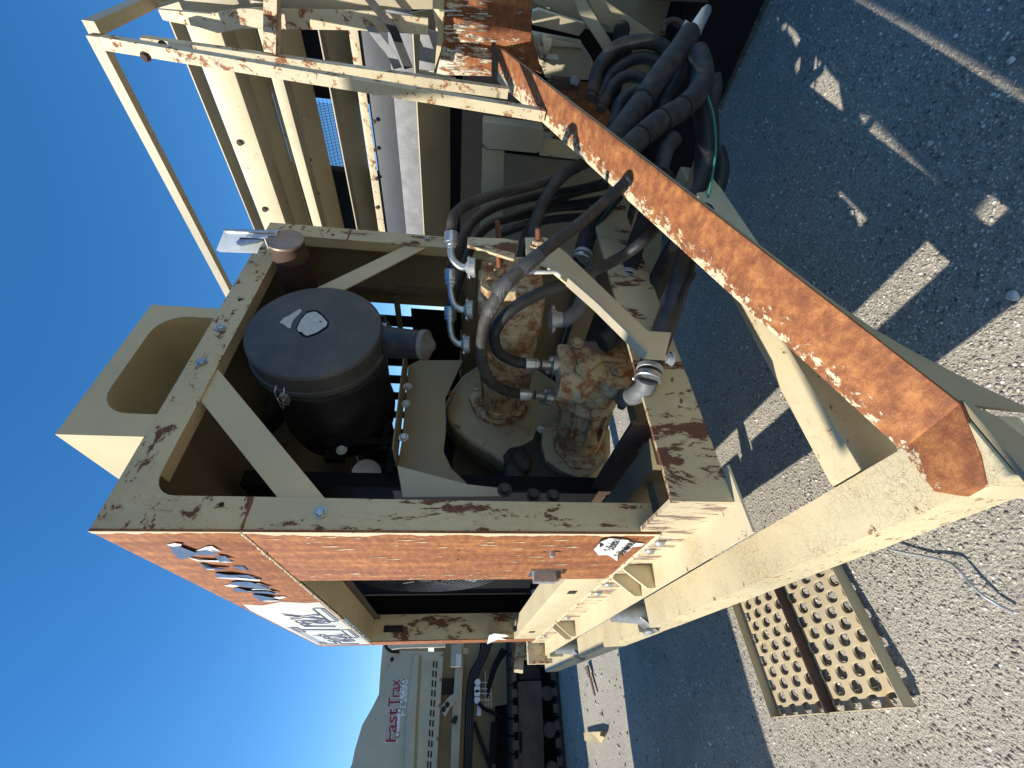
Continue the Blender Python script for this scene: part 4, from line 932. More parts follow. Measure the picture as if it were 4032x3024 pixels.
# steel hook
hk = thing('steel_hook', 'bright bent steel strap hook clamped in the end of the sleeved hose bundle', 'hook', at(1495, 45, 1.75))
prism('hook_plate', [at(*p, 1.75) for p in Z([(1660, 300), (1720, 185), (1820, 260), (1880, 320), (1760, 330)])], _f*.01, galv, hk, .002)
prism('hook_bar', [at(*p, 1.75) for p in Z([(1800, 300), (1870, 320), (1975, 100), (1972, 50), (1930, 30), (1880, 70), (1780, 215)])], _f*.03, steel, hk, .006)
tube('hook_ring', [at(*p, 1.85) for p in Z([(1500, 320), (1520, 230), (1600, 195), (1680, 230), (1690, 290)])], .012, darkrust, hk, 8, 10)
# bracket supporting the main pump
br = thing('pump_bracket', 'diagonal cream steel bracket propping the end of the main pump', 'bracket', (.7, -.34, .1))
prism('bracket_plate', [on(x, y, 1, -.345) for x, y in [(1134, 513), (1180, 513), (1222, 545), (1400, 715), (1450, 718), (1436, 775), (1392, 772), (1290, 668), (1225, 612), (1180, 575), (1138, 560)]], (0, .008, 0), cream, br, .001)
prism('bracket_rib', [on(x, y, 1, -.345) for x, y in [(1225, 612), (1290, 668), (1392, 772), (1390, 778), (1284, 672), (1222, 617)]], (0, -.03, 0), creamgrey, br, .001)
stud((1163, 528), -.36, .05, .0105, rust, br)
prism('bracket_tab', [on(x, y, 1, -.33) for x, y in [(1010, 512), (1090, 515), (1120, 520), (1110, 560), (1030, 535), (1010, 530)]], (0, .01, 0), creamchip, br, .001)
tube('pale_pipe', [at(1140, 588, 1.30), at(1175, 588, 1.30), at(1200, 588, 1.31), at(1210, 596, 1.32)], .0065, paleflange, br, 6, 12)

# ================================================================== HANDRAIL FRAME AND VERTICAL PLATE
gr = thing('guard_frame', 'tall peeling cream tube frame with a long top rail running back over the cabinet', 'guard rail', (1.65, -.5, .25))
tt = .042
P0 = Vector((1.655, -.475, .29)); P1 = Vector((1.655, -.545, 2.02))
beam('guard_post', P0, P1+Vector((0, 0, -.022)), tt, tt, creamtube, gr, up=(0, 1, 0), b=.005)
beam('guard_post', (1.99, -.44, .44), (1.86, -.50, 1.98), tt, tt, creamtube, gr, up=(0, 1, 0), b=.005)
beam('top_rail', P1+Vector((0, -.02, 0)), (1.655, 3.4, 2.04), tt, tt, creamgrey, gr, b=.005)
beam('top_rail', P1+Vector((-.0, -.04, .0)), P1+Vector((1.6, -.04, .02)), tt, tt, creamgrey, gr, b=.005)
for q in ((1.634, -.52, 1.86), (1.676, -.55, 1.80)): bolt(q, (-1, 0, 0) if q[0] < 1.65 else (1, 0, 0), .012, darkrust, gr)
vp = thing('front_crossmember', 'broad rusty crossmember plate with long white paint flakes at the head of the sloping beam', 'crossmember', (2.2, -.6, .3))
def pl(name, pix, x, th, mat, par=vp, b=.003, ax=0): return plate(name, pix, ax, x, th, mat, par, b)
pl('plate', [(962, -60), (1150, -60), (1150, 72), (1062, 88), (1000, 84)][:0] or [(962, -80), (1150, -80), (1148, 74), (1062, 92), (958, 92)], 2.20, .01, rustplate)
pl('plate', [(958, 92), (1062, 92), (1062, 165), (942, 162)], 2.22, .01, rustplate)
pl('plate', [(1064, 90), (1148, 74), (1146, 150), (1138, 165), (1080, 120)], 2.24, .01, rustplate)
pl('plate_lip', [(905, -60), (962, -60), (958, 92), (936, 160), (925, 160), (942, 60), (930, 0)], 2.24, .006, creamrub)
# a few curled flakes standing off the plate
fl_mat = plain('curled_white_paint', (.66, .63, .52), .6, var=.1)
for i in range(46):
    y = random.uniform(-6, 150); x = random.uniform(968, 1055)
    if 92 < y < 100: continue
    ln = random.uniform(10, 50)*(1 if y < 92 else .7); w = random.uniform(1.2, 4.4)
    P = [on(x+ln*k/3-ln/2, y+random.uniform(-1, 1)+w*(.5 if k % 2 else 0), 0, 2.197) for k in range(4)]; Q = [on(x+ln*k/3-ln/2+random.uniform(-2, 2), y+w+random.uniform(-1, 1), 0, 2.192) for k in range(4)]
    bm = bmesh.new(); A = [bm.verts.new(p) for p in P]; B = [bm.verts.new(p-Vector((random.uniform(.002, .009), 0, 0))) for p in Q]; C = [bm.verts.new(p.co+Vector((.002, 0, 0))) for p in B]
    for k in range(3): bm.faces.new((A[k], A[k+1], B[k+1], B[k])); bm.faces.new((B[k], B[k+1], C[k+1], C[k]))
    frombm('paint_flake', bm, fl_mat, vp)
pl('gusset_plate', [(905, 150), (985, 168), (985, 188), (905, 175)], 2.0, .006, creamgrey)

# ================================================================== SCREEN BOX / CONVEYOR SIDE (upper right)
sc = thing('screen_side', 'tall cream folded side wall of the main machine with ribs, rivet strip and rubber skirt', 'machine side', (2.3, 0, 1))
ROW = 400
def edge_at(x, X, row=ROW): return on(x, row, 0, X).z
# (pixel at row 400, X plane, material of the strip below this edge)
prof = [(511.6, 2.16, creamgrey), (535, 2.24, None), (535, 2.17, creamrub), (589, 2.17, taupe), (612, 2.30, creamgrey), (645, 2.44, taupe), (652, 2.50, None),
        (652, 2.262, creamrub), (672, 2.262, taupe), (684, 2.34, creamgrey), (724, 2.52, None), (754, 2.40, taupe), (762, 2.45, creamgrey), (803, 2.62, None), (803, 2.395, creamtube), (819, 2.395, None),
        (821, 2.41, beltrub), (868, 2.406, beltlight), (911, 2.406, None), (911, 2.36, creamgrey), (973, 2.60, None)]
nm = {0: 'wall_strip', 7: 'rib', 14: 'rivet_strip', 16: 'rubber_skirt', 17: 'rubber_skirt'}
for i, (x, X, mt) in enumerate(prof[:-1]):
    if mt is None: continue
    x2, X2, _ = prof[i+1]; za = edge_at(x, X); zb = edge_at(x2, X2); zb2 = zb+.0015
    y0 = -.62; y1 = .95
    n = nm.get(i, 'wall_strip')
    # each strip: a folded sheet running along y, a little sloped as in the place
    nrm = Vector((zb-za, 0, -(X2-X))).normalized(); 
    if nrm.x < 0: nrm = -nrm
    prism(n, [(X, y0, za), (X, y1, za), (X2, y1, zb2), (X2, y0, zb2)], nrm*.008, mt, sc, .0012)
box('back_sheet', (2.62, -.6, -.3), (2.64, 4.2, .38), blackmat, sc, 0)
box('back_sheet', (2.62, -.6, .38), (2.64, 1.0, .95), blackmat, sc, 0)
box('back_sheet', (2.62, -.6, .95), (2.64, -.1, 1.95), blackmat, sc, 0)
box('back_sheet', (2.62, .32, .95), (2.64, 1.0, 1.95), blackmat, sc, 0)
def wire_mesh():
    bm = bmesh.new()
    for i in range(46):
        y = -.08+i*.009; bx(bm, (2.60, y, 1.33), (2.603, y+.0025, 1.62))
    for i in range(12):
        z = 1.34+i*.024; bx(bm, (2.604, -.1, z), (2.606, .34, z+.0025))
    return frombm('wire_screen', bm, darkrust, sc)
wire_mesh()['kind'] = 'stuff'
for px in ((518, 308), (572, 452)): lathe('side_nut', [(0, .016), (.012, .014), (.013, .008)], on(*px, 0, 2.168), (-1, 0, 0), darkrust, sc, 12)
for px in ((563, 297), (604, 461), (656, 255), (672, 345), (688, 418)): lathe('side_nut', [(0, .009), (.006, .007)], on(*px, 0, 2.31), (-1, 0, -.5), brown, sc, 12)
for i in range(5): lathe('rivet', [(0, .012), (.004, .012), (.008, .006)], on(807+i*2, 200+i*62, 0, 2.39), (-1, 0, 0), darkrust, sc, 12)
# end frame of that side and the cream tube coming down
pl('end_channel', [(340, 20), (455, 30), (520, 18), (800, 24), (925, 40), (925, 76), (780, 66), (520, 62), (470, 72), (432, 60), (352, 44)], 2.02, .02, creamtube, sc)
pl('end_corner', [(338, 8), (520, -30), (520, 14), (455, 28), (340, 18)], 2.10, .01, creamgrey, sc)
pl('end_channel', [(480, -60), (935, -60), (935, 20), (800, 22), (520, 16)], 2.07, .01, creamgrey, sc)
beam('hanger_tube', on(590, -40, 0, 1.95), on(587, 110, 0, 1.92), .06, .05, creamtube, sc, up=(0, 0, 1))
pl('side_cover', [(908, 62), (945, 70), (938, 155), (905, 150)], 2.12, .02, beltlight, sc)
for i, (a, m_) in enumerate((([(780, -10), (812, 30), (838, 62), (856, 105), (874, 150)], rubber), ([(790, 60), (812, 90), (835, 118), (850, 150)], beltlight))):
    P = [on(x, y, 0, 1.98+.03*i) for x, y in a]; Q = [on(x+18, y-4, 0, 1.98+.03*i) for x, y in a]
    bm = bmesh.new(); A = [bm.verts.new(p) for p in spline(P, 5)]; B = [bm.verts.new(p) for p in spline(Q, 5)]
    for k in range(len(A)-1): bm.faces.new((A[k], A[k+1], B[k+1], B[k]))
    r = bmesh.ops.extrude_face_region(bm, geom=bm.faces[:]); bmesh.ops.translate(bm, vec=(.004, 0, 0), verts=[v for v in r['geom'] if isinstance(v, bmesh.types.BMVert)])
    s_ = frombm('rubber_strap', bm, m_, sc, smooth=False)
# ================================================================== CHASSIS IN THE SHADE
ch = thing('crusher_chassis', 'shaded cream chassis of the main machine with tank, channels and bolts beyond the sloping beam', 'chassis', (2.5, 0, -.3))
pl('tank', [(1042, 262), (1175, 278), (1175, 318), (1168, 328), (1158, 332), (1052, 322), (1042, 312)], 2.22, .10, creamgrey, ch, .012)
pl('tank_leg', [(1042, 322), (1090, 326), (1084, 520), (1036, 520)], 2.24, .04, creamgrey, ch, .006)
pl('chassis_wall', [(1080, 332), (1440, 372), (1420, 640), (1075, 560)], 2.50, .02, tanfloor, ch, .001)
pl('chassis_channel', [(1170, 300), (1300, 322), (1310, 352), (1165, 336)], 2.30, .03, creamchip, ch, .003)
pl('chassis_wall', [(1148, -60), (1560, -60), (1545, 40), (1500, 140), (1440, 300), (1340, 330), (1150, 300)], 2.95, .02, tanfloor, ch, .001)
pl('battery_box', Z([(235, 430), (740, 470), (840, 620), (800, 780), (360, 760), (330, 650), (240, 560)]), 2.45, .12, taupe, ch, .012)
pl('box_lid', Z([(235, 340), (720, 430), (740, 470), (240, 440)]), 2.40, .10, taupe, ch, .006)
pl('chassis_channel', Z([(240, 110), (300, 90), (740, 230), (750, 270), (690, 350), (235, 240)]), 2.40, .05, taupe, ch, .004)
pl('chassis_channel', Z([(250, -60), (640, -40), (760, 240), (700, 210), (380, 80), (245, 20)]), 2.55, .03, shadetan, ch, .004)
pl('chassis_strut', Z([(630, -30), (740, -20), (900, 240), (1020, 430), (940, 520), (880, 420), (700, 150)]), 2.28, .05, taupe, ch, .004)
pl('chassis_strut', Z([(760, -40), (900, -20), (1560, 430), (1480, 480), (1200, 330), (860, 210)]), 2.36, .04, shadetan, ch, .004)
pl('chassis_strut', Z([(180, 430), (230, 300), (330, 720), (180, 650)]), 2.36, .02, rustplate, ch, .004)
lathe('filler_cap', [(0, .045), (.04, .042), (.05, .035), (.052, 0)], on(1182, 97, 0, 2.40), (-.3, -.2, .9), creamtube, ch, 24)
pl('paper_label', Z([(312, 508), (480, 530), (492, 580), (318, 560)]), 2.445, .003, whitefilm, ch, 0)
txt('paper_label_print', 'LTA08', .030, blacklet, frame(on(1180, 124, 0, 2.442), (0, -1, 0), (0, 0, 1)) @ Matrix.Translation((-.07, 0, 0)), ch)
beam('cylinder', on(1190, 177, 0, 2.35), on(1252, 184, 0, 2.35), .05, .05, darkrust, ch, b=.018)
lathe('cylinder_nut', [(0, .022), (.03, .022)], on(1246, 176, 0, 2.32), (-.4, -.3, .9), galv, ch, 12)
pl('flaked_floor', Z([(380, 770), (800, 800), (1000, 1100), (1000, 1500), (640, 1540), (340, 1330)]), 2.6, .02, rustplate, ch, .002)
lathe('chassis_knob', [(0, .035), (.06, .04), (.07, .03)], on(*Z([(1080, 320)])[0], 0, 2.3), (-1, -.4, .1), sooty, ch, 16)
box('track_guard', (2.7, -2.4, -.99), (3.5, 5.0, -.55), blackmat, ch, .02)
pl('deck_edge', [(1430, -60), (1535, -60), (1530, 6), (1420, 2)], 2.6, .3, trackst, ch, .004)

# chain hanging near the bracket
cn = thing('small_chain', 'short dusty chain hanging beside the thick suction hose', 'chain', at(1485, 620, 1.30))
cp = spline([at(1470, 660, 1.28), at(1472, 640, 1.28), (at(1480, 622, 1.28)), at(1492, 606, 1.29), at(1500, 590, 1.30)], 4)
for i in range(0, len(cp)-1):
    c = cp[i]; d = (cp[i+1]-c).normalized(); o = (d.orthogonal().normalized() if i % 2 else d.cross(d.orthogonal().normalized()))
    P = [c+d*.011*math.cos(a)+o*.006*math.sin(a) for a in np.linspace(0, 2*math.pi, 13)]
    bm = bmesh.new(); tubebm(bm, P, .0018, 6, False); frombm('chain_link', bm, rubberold, cn, smooth=True)

# ================================================================== FAR MACHINE
fm = thing('tracked_crusher', 'large shaded cream tracked crusher with red Fast Trax lettering on its side, across the yard', 'tracked crusher', (-1, 7, GZ))
FY = 6.5
def fp(name, pix, y, th, mat, b=.006, lab=None):
    o = plate(name, pix, 1, y, th, mat, fm, b)
    if lab: o['label'] = lab
    return o
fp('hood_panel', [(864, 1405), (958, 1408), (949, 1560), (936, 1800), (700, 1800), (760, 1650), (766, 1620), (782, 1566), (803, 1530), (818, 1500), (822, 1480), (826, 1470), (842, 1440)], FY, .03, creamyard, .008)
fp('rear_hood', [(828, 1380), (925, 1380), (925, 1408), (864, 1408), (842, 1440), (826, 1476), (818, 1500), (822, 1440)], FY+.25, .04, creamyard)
fp('rear_hood', [(838, 1375), (962, 1375), (962, 1397), (860, 1400), (838, 1404)], FY+.04, .1, plain('sunlit_cream_panel', (.55, .5, .4), .5, var=.2), .004)  # paler copy of the cream: sunlight put into this panel's colour
# horizontal folded rib
fp('hood_rib', [(893, 1412), (906, 1412), (898, 1560), (890, 1800), (868, 1800), (876, 1560)], FY-.035, .034, creamyard, .015)
fp('hood_rib', [(906, 1416), (911, 1416), (903, 1560), (896, 1800), (890, 1800), (898, 1560)], FY-.016, .016, tanfloor, .004)
tube('lift_handle', [on(833, 1385, 1, FY-.02), on(834, 1398, 1, FY-.06), on(845, 1407, 1, FY-.06), on(862, 1408, 1, FY-.02)], .022, blackmat, fm)
lathe('lifting_eye', [(0, .07), (.02, .07)], on(846, 1422, 1, FY+.18), (0, -1, 0), creamyard, fm, 20); lathe('eye_hole', [(0, .03), (.004, .03)], on(847, 1424, 1, FY+.155), (0, -1, 0), slotdark, fm, 14)
for k in range(11):
    for j, (xa, ya) in enumerate(((937.0, 1428), (943.5, 1429))):
        t = k/10; x0 = xa-12.5*t-(0 if j == 0 else .6*t)*1; y0 = ya+k*20.4+.25*k*k*.5
        fp('vent_slot', [(x0-1.8, y0), (x0+1.8, y0), (x0+1.3, y0+14), (x0-2.3, y0+14)], FY-.004, .004, slotdark, 0)
for px in ((955, 1415), (952, 1468), (950, 1524), (945, 1595)): lathe('panel_screw', [(0, .02), (.01, .018)], on(*px, 1, FY-.001), (0, -1, 0), brown, fm, 10)
fp('access_cover', [(872, 1574), (900, 1572), (894, 1620), (868, 1622)], FY-.006, .006, creamyard, .004)
fp('rust_scar', [(874, 1566), (884, 1563), (892, 1566), (901, 1561), (902, 1565), (893, 1570), (878, 1570)], FY-.003, .003, darkrust, 0)
# lettering: red words with a pale border, crawler drawings and model number
def fmt(body, p, q, hpx, mat, dy, bold=0.0, shear=0.0, name='lettering', ext=.003):
    """fit a word between two points of the panel; hpx: cap height in picture steps"""
    A = on(*p, 1, FY-dy); B = on(*q, 1, FY-dy); wid = (B-A).length; ht = (on(p[0]-hpx, p[1], 1, FY-dy)-A).length
    o = txt(name, body, 1.0, mat, Matrix.Identity(4), fm, ext=0, bold=bold, shear=shear)
    xs = [v.co.x for v in o.data.vertices]; x0, x1 = min(xs), max(xs); xd = (B-A).normalized()
    o.data.transform(frame(A, xd, Vector((-xd.z, 0, xd.x))) @ Matrix.Diagonal((wid/(x1-x0), ht/.70, 1, 1)) @ Matrix.Translation((-x0, 0, 0)))
    return o
for body, p, q, h_ in (('Fast', (855, 1603), (859, 1529), 25), ('Trax', (862, 1524), (865, 1466), 24)):
    fmt(body, (p[0]+1.2, p[1]+2), (q[0]+1.2, q[1]-2), h_+1.5, whitelet, .004, .040, .1, 'lettering_border'); fmt(body, p, q, h_, redlet, .010, .012, .1, 'lettering')
fmt('FT2650', (875.5, 1546), (881, 1467), 13.5, whitelet, .006, .03, 0, 'model_number')
for a, b_ in (((857.5, 1587), (862, 1535)), ((867, 1516), (871, 1473))):
    P = [on(a[0]-3, a[1], 1, FY-.006), on(b_[0]-3, b_[1], 1, FY-.006), on(b_[0]+2, b_[1]-3, 1, FY-.006), on(b_[0]+4, b_[1], 1, FY-.006), on(a[0]+4, a[1], 1, FY-.006), on(a[0], a[1]+3, 1, FY-.006)]
    prism('crawler_drawing', P, (0, .003, 0), whitelet, fm, 0)
    for q in (a, b_): lathe('crawler_drawing', [(0, .03), (.002, .03)], on(q[0]+.5, q[1], 1, FY-.007), (0, -1, 0), slotdark, fm, 14); lathe('crawler_drawing', [(0, .022), (.002, .022)], on(q[0]+.5, q[1], 1, FY-.010), (0, -1, 0), whitelet, fm, 14)
for k in range(3): beam('speed_line', on(828+2.2*k, 1622-7*k, 1, FY-.006), on(836+2.2*k, 1530, 1, FY-.006), .012, .004, whitelet, fm, b=0)
# machinery below the hood
fp('side_beam', [(987, 1380), (1003, 1380), (995, 1560), (985, 1800), (970, 1800), (976, 1560)], FY+.10, .15, creamyard)
fp('control_box', [(975, 1392), (998, 1392), (996, 1440), (973, 1440)], FY-.05, .14, creamyard, .01)
fp('white_label', [(985, 1413), (997, 1413), (996, 1440), (985, 1440)], FY-.055, .004, whitelet, 0)
fp('control_box', [(1000, 1400), (1012, 1400), (1011, 1413), (999, 1413)], FY+.0, .05, plain('tan_junction_box', (.45, .33, .18), .6), .004)
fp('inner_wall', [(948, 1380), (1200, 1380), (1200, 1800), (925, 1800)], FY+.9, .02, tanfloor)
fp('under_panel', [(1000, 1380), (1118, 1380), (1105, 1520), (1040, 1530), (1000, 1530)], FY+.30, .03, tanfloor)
fp('filter_box', [(955, 1465), (985, 1465), (984, 1500), (950, 1500)], FY+.3, .2, sooty, .01)
fm2 = fp('lamp_bracket', [(950, 1530), (970, 1505), (985, 1495), (990, 1510), (972, 1530), (962, 1548)], FY+.02, .03, creamyard, .004)
for px in ((958, 1532), (966, 1522)): lathe('lamp_socket', [(0, .035), (.004, .035)], on(*px, 1, FY+.015), (0, -1, 0), sooty, fm, 16)
fp('lamp_bracket', [(972, 1560), (982, 1545), (990, 1548), (984, 1565)], FY+.05, .03, sooty, .004)
fp('lit_gap', [(1024, 1555), (1060, 1545), (1062, 1565), (1058, 1600), (1022, 1600)], FY+.8, .01, plain('sunlit_far_panel', (.6, .56, .46), .5), 0)  # pale sheet, the light behind the gap put into its colour
for i in range(11):
    o_ = i*2.6
    tube('hydraulic_line', [on(1040+o_*.9, 1385, 1, FY+.12), on(1035+o_*.6, 1420, 1, FY+.1), on(1018+o_*.7, 1450, 1, FY+.12), on(1010+o_*.45, 1490, 1, FY+.12), on(1006+o_*.55, 1560, 1, FY+.15), on(1000+o_*.5, 1760, 1, FY+.15)], .017, rubber if i % 3 else blackmat, fm, 6, 8)
for i in range(3): tube('hydraulic_line', [on(1085+i*5, 1400+i*3, 1, FY+.05), on(1065+i*4, 1440, 1, FY+.02), on(1052, 1490+i*8, 1, FY+.1)], .02, blackmat, fm, 6, 8)
for i, px in enumerate(((1032, 1474), (1031, 1488), (1031, 1498), (1031, 1512))):
    lathe('pressure_gauge', [(0, .055), (.03, .055), (.032, .045)], on(*px, 1, FY+.05), (0, -1, 0), sooty, fm, 22); lathe('gauge_face', [(0, .045), (.002, .045)], on(*px, 1, FY+.016), (0, -1, 0), whitelet, fm, 22)
    beam('gauge_pipe', on(px[0]+5, px[1], 1, FY+.08), on(1060, px[1], 1, FY+.08), .012, .012, galv, fm, b=0)
for yy in (1450, 1460, 1470): beam('gauge_pipe', on(1048+(yy-1450)*.6, yy, 1, FY+.1), on(1050+(yy-1450)*.6, 1530, 1, FY+.1), .01, .01, galv, fm, b=0)
fp('warning_label', [(1031, 1522), (1040, 1524), (1039, 1546), (1030, 1546)], FY+.08, .003, whitelet, 0)
tube('hydraulic_line', [on(1032, 1516, 1, FY+.05), on(1045, 1530, 1, FY-.02), on(1075, 1545, 1, FY+.0), on(1090, 1560, 1, FY+.1)], .025, blackmat, fm, 8, 10)
fp('leg_strut', [(1062, 1560), (1076, 1560), (1072, 1650), (1056, 1650)], FY+.2, .1, blackmat)
beam('leg_strut', on(1024, 1560, 1, FY+.4), on(1060, 1660, 1, FY+.4), .06, .06, sooty, fm)
# crawler track: frame, shoes, rollers
TY = 6.35
fp('track_frame', [(1118, 1472), (1170, 1470), (1174, 1560), (1180, 1800), (1118, 1800), (1120, 1560)], TY+.02, .35, trackst, .02)
fp('track_frame', [(1127, 1436), (1165, 1440), (1170, 1468), (1120, 1470)], TY+.15, .25, trackdk, .02)
fp('track_slot', [(1122, 1580), (1128, 1580), (1128, 1628), (1122, 1628)], TY+.015, .01, blackmat, 0)
shoe = None
for row, (xt, n, y0) in enumerate(((1104, 60, 1330), (1196, 60, 1360))):
    A = on(xt, 1470, 1, TY); B = on(xt, 1640, 1, TY); A.z = B.z = (A.z if row == 0 else GZ+.045); dirn = Vector((-1, 0, 0))
    for k in range(26):
        c = Vector((.55-k*.19, TY+.25, A.z))
        if shoe is None:
            shoe = box('track_shoe', c-Vector((.085, .28, .03)), c+Vector((.085, .28, .02)), trackdk, fm, .008); org = c
            sh2 = box('track_link', c-Vector((.05, .30, .075)), c+Vector((.05, -.281, .0)), trackst, fm, .012); continue
        for o in (shoe, sh2):
            q = o.copy(); COL.objects.link(q); q.location = c-org; q.parent = fm; q.matrix_parent_inverse = Matrix.Translation(-fm.location)
            if row == 1 and o is sh2: q.location = c-org+Vector((0, 0, .075))
for k in range(9):
    c = on(1183, 1490, 1, TY+.1); lathe('track_roller', [(0, .09), (.25, .09)], (.2-k*.42, TY+.06, GZ+.17), (0, 1, 0), trackst, fm, 20)
box('machine_body', (-5.5, 7.0, GZ+.4), (1.0, 9.4, .9), tanfloor, fm, .02)
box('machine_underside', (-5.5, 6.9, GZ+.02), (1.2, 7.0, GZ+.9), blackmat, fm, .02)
box('machine_body', (-6.5, 6.9, .88), (.35, 9.0, 1.60), creamyard, fm, .05)

# added unseen conveyor shape, out of frame, whose shadow falls across the yard on the left
caster = thing('band_shadow_caster', 'long cream conveyor shape added out of view on the left to cast a shadow band', 'shadow caster', (-6, 4.6, GZ))
cy = 2.0
box('caster_box', (-9, cy, .25), (-1.25, cy+1.95, .80), cream, caster, .01)
box('caster_top', (-9, cy+.1, .805), (-1.3, cy+1.85, .83), rubber, caster, .01)
for x in (-8.5, -5.5): box('caster_leg', (x, cy+.5, GZ), (x+.15, cy+.65, .25), cream, caster, .01)
box('shadow_box', (-5.5, 5.75, -.2), (-1.25, 6.6, .75), creamyard, fm, .03)  # box added out of view to cast the shade in front of the crusher
blocker = thing('shade_screen', 'big cream screen added out of view to the left of the viewer to shade the yard', 'shadow screen', (-2.5, -2.5, GZ))  # unseen wall added to shade the yard, edge cut to leave the beam lit
prism('shade_wall', [(-1.7, y, z) for y, z in [(-4.4, 1.13), (-.16, 1.13), (-.14, 1.319), (.035, 1.972), (.215, 2.624), (.39, 3.277), (.58, 4.3), (-4.4, 4.3)]], (-.05, 0, 0), cream, blocker, .005)
prism('shade_wall', [(-1.76, -4.35, 1.14), (-1.76, -4.35, 4.3), (-4.6, -4.35, 4.3), (-3.4, -4.35, 1.14)], (0, .05, 0), cream, blocker, .005)
beam('shade_strut', (-1.73, .115, 1.42), (-1.73, .30, 2.18), .03, .10, cream, blocker, up=(0, 1, .3))  # added bar that blocks part of a light streak on the ground
for x, y in ((-1.80, -4.2), (-3.4, -4.2), (-3.4, -2.0)): box('shade_leg', (x-.1, y-.1, GZ), (x+.06, y+.08, 1.2), cream, blocker, .005)

# ================================================================== THINGS ON THE GROUND
sg = thing('step_grating', 'upturned double step grating with rust-stained treads lying on the gravel', 'step grating', (-.2, .85, GZ))
g0 = on((2688+.60759*640)/1.8228, (2016+.60759*1330)/1.8228, 2, GZ); g1 = on((2688+.60759*1525)/1.8228, (2016+.60759*1262)/1.8228, 2, GZ)
print('grating end', g0, g1)
gx = (g1-g0); gx.z = 0; Lw = gx.length; gx.normalize(); gy = Vector((0, 0, 1)).cross(gx)*1.0
if gy.x < 0: gy = -gy
GL = .70; ph = .004; gorg = Vector((g0.x, g0.y, GZ+.006))
grust = paint('step_plate_paint', (.52, .42, .25), .10, 4.2, crack=.1, soft=6, orange=.6, fringe=(.36, .19, .09), deep=(.26, .13, .07), dirt=.6)
def gp(u, v, w): return gorg+gx*u+gy*v+Vector((0, 0, w))
def tread(u0, u1):
    bm = bmesh.new(); n = 4; cw = (u1-u0)/n; rows = 14; cl = GL/rows; hw, hl = .315*cw, .30*cw
    def ringpts(cu, cv):
        return [(cu+hw*math.copysign(abs(math.cos(a))**.75, math.cos(a)), cv+hl*.86*math.copysign(abs(math.sin(a))**.75, math.sin(a))) for a in np.linspace(0, 2*math.pi, 17)[:-1]]
    for r in range(rows):
        for c in range(n):
            off = (.25 if r % 2 else -.25)*cw*.9
            U0 = u0+c*cw+off; U1 = U0+cw; V0 = r*cl; V1 = V0+cl
            U0c = max(u0, U0) if c == 0 else U0; U1c = min(u1, U1) if c == n-1 else U1
            if c == 0: U0c = u0
            if c == n-1: U1c = u1
            cu = (U0+U1)/2; cv = (V0+V1)/2
            edge = []
            for (a, b_) in ((U1c, cv), (U1c, V1), (cu, V1), (U0c, V1), (U0c, cv), (U0c, V0), (cu, V0), (U1c, V0)): edge.append((a, b_))
            ring = ringpts(cu, cv); E_ = [bm.verts.new(gp(a, b_, ph)) for a, b_ in edge]; R_ = [bm.verts.new(gp(a, b_, ph)) for a, b_ in ring]; D_ = [bm.verts.new(gp(cu+(a-cu)*.86, cv+(b_-cv)*.86, ph-.008)) for a, b_ in ring]
            for k in range(8):
                e0, e1 = E_[k], E_[(k+1) % 8]; r0, r1, r2 = R_[2*k], R_[(2*k+1) % 16], R_[(2*k+2) % 16]
                bm.faces.new((e0, e1, r2, r1, r0))
            for k in range(16): bm.faces.new((R_[k], R_[(k+1) % 16], D_[(k+1) % 16], D_[k]))
    bmesh.ops.remove_doubles(bm, verts=bm.verts[:], dist=.0004)
    return frombm('tread_plate', bm, grust, sg, auto=30)
m_ = Lw/2
tread(.004, m_-.006); tread(m_+.006, Lw-.004)
def wallp(name, a, b_, w, mat, out_=.0): 
    p = gp(*a, 0); q = gp(*b_, 0); d = (q-p).normalized(); nn = Vector((-d.y, d.x, 0)); return prism(name, [p, q, q+Vector((0, 0, w)), p+Vector((0, 0, w))], nn*.003, mat, sg, .0006)
wallp('side_flange', (0, 0), (0, GL), .05, grust); wallp('side_flange', (Lw, 0), (Lw, GL), .05, grust)
wallp('side_flange', (m_-.003, 0), (m_-.003, GL), .05, darkrust); wallp('side_flange', (m_+.004, 0), (m_+.004, GL), .05, darkrust)
wallp('end_flange', (0, 0), (m_-.004, 0), .036, grust); wallp('end_flange', (m_+.005, 0), (Lw, 0), .036, grust)
cb = thing('loose_cable', 'thin grey cable lying in a curve on the sunlit gravel', 'cable', on(2100, 1300, 2, GZ))
Z3 = lambda l: [((2688+.60759*a)/1.8228, (2016+.60759*b)/1.8228) for a, b in l]
cpx = Z3([(1330, 235), (1430, 262), (1580, 290), (1720, 325), (1790, 375), (1850, 450), (1930, 530), (2040, 600), (2140, 650)])
hts = [.03, .025, .015, .02, .03, .03, .025, .012, .006]
tube('cable_body', [on(x, y, 2, GZ+h) for (x, y), h in zip(cpx, hts)], .0042, galv, cb, 8, 10)
wd = thing('broken_stick', 'broken weathered wooden lath pointing away from the skid lugs', 'stick', on(1350, 1450, 2, GZ))
ZF = lambda l: [((1850+.4728*a)/1.8228, (2500+.4728*b)/1.8228) for a, b in l]
a_ = [on(x, y, 2, GZ+.03) for x, y in ZF([(965, 270), (990, 250), (1008, 350), (998, 355)])]; prism('lath', a_, (0, 0, .02), wood, wd, .002)
a_ = [on(x, y, 2, GZ+.015) for x, y in ZF([(998, 345), (1012, 345), (1050, 500), (1044, 512)])]; prism('lath', a_, (0, 0, .015), wood, wd, .002)
ct = thing('bent_scrap_plate', 'small bent pale sheet scrap lying in the sunlit strip of gravel', 'scrap metal', on(1400, 1610, 2, GZ))
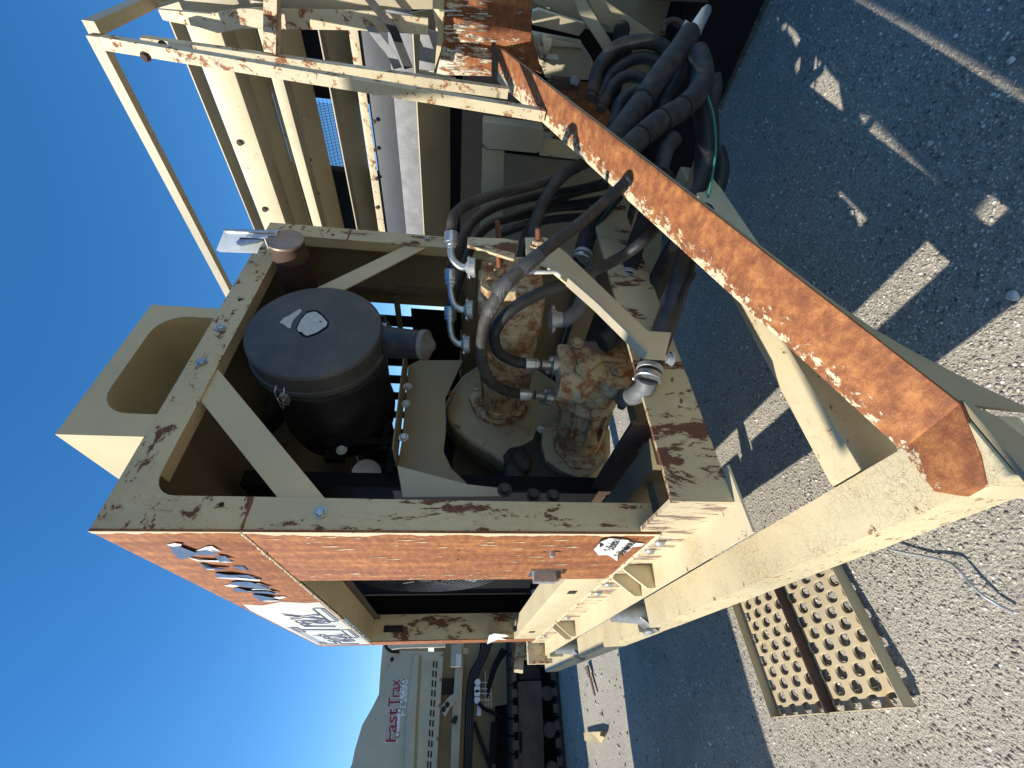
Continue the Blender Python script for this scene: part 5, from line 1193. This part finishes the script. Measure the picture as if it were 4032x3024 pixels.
q4 = [on(x, y, 2, GZ+.02+.03*h) for x, y, h in [(*p, h) for p, h in zip(ZF([(950, 812), (1010, 808), (1070, 806), (1130, 800), (1120, 850), (1095, 900), (1020, 893), (958, 880)]), (0, .5, .8, .2, .5, 0, .8, .3))]]
bm = bmesh.new(); vs = [bm.verts.new(v) for v in q4]; top = [bm.verts.new(v+Vector((0, 0, .004))) for v in q4]
for a in (vs, top):
    bm.faces.new((a[0], a[1], a[6], a[7])); bm.faces.new((a[1], a[2], a[5], a[6])); bm.faces.new((a[2], a[3], a[4], a[5]))
for k in range(8): bm.faces.new((vs[k], vs[(k+1) % 8], top[(k+1) % 8], top[k]))
frombm('scrap_sheet', bm, cream, ct)
prism('scrap_lip', [q4[3], q4[4], q4[4]+Vector((.01, -.02, .05)), q4[3]+Vector((.01, -.02, .05))], (.004, 0, 0), darkrust, ct, .001)

for i, (px, lb, s) in enumerate((((2010, 310), 'pale flat stone in the middle of the shaded gravel', .009), ((1425, 738), 'pale stone at the foot of the sunny patch under the beam', .009), ((2185, 130), 'grey stone near the upper right corner of the shaded yard', .010), ((2190, 640), 'flat pale stone on the sunny gravel below the shadow edge', .014), ((1840, 460), 'angular grey stone beside the long sunlit patch', .010))):
    bm = bmesh.new(); bmesh.ops.create_icosphere(bm, subdivisions=2, radius=s); c = on(*px, 2, GZ)
    for v in bm.verts: v.co = Vector((v.co.x*1.3, v.co.y, v.co.z*.55))*(1+.2*math.sin(v.co.x*300+i)*math.cos(v.co.y*260)) + c + Vector((0, 0, s*.2))
    tag(frombm('loose_stone', bm, smat if i else sticker), lb, 'stone', 'larger stones on the yard')

# ================================================================== PARTS OF PARTS
def under(root, child_names, host_name, pick=0):
    kids = list(root.children); base = lambda o: o.name.split('.')[0]
    hosts = [o for o in kids if base(o) == host_name]
    if not hosts: return
    h = hosts[pick]
    for o in kids:
        if base(o) in child_names and o is not h:
            o.parent = h; o.matrix_parent_inverse = Matrix.Identity(4)
under(ac, ('foil_sticker', 'sticker_scrap', 'sticker_recess', 'sticker_hole'), 'lid')
under(ac, ('lid_latch', 'latch_seat'), 'clamp_band')
under(ac, ('dust_valve',), 'dust_snout')
under(ex, ('flap_tail', 'counterweight', 'hinge_pin'), 'flap_disc')
under(cab, ('stub_bolt', 'screw_hole', 'door_latch', 'latch_plate', 'torn_sticker', 'sticker_text', 'paint_sliver'), 'side_panel', 0)
under(cab, ('outlined_lettering', 'crawler_outline', 'speed_line'), 'lettering_film')
under(cab, ('peeled_film',), 'side_panel', 1)
under(cab, ('web_bolt',), 'skid_web', 0)
under(cab, ('gusset',), 'skid_flange')
under(cab, ('rail_slot', 'door_bumper'), 'bottom_rail', 0)
under(fm, ('vent_slot', 'panel_screw', 'access_cover', 'rust_scar', 'lettering', 'lettering_border', 'model_number', 'crawler_drawing', 'speed_line', 'hood_rib'), 'hood_panel')
under(fm, ('lamp_socket',), 'lamp_bracket'); under(fm, ('eye_hole',), 'lifting_eye')
under(ch, ('paper_label', 'paper_label_print', 'box_lid'), 'battery_box')
under(sc, ('side_nut',), 'wall_strip'); under(sc, ('rivet',), 'rivet_strip')
under(vp, ('paint_flake',), 'plate')
under(p1, ('cast_rib',), 'pump_barrel'); under(p2, ('cast_rib', 'barrel_plug'), 'pump_barrel'); under(p2, ('cover_rib', 'cast_number_plate'), 'pump_end_cover')
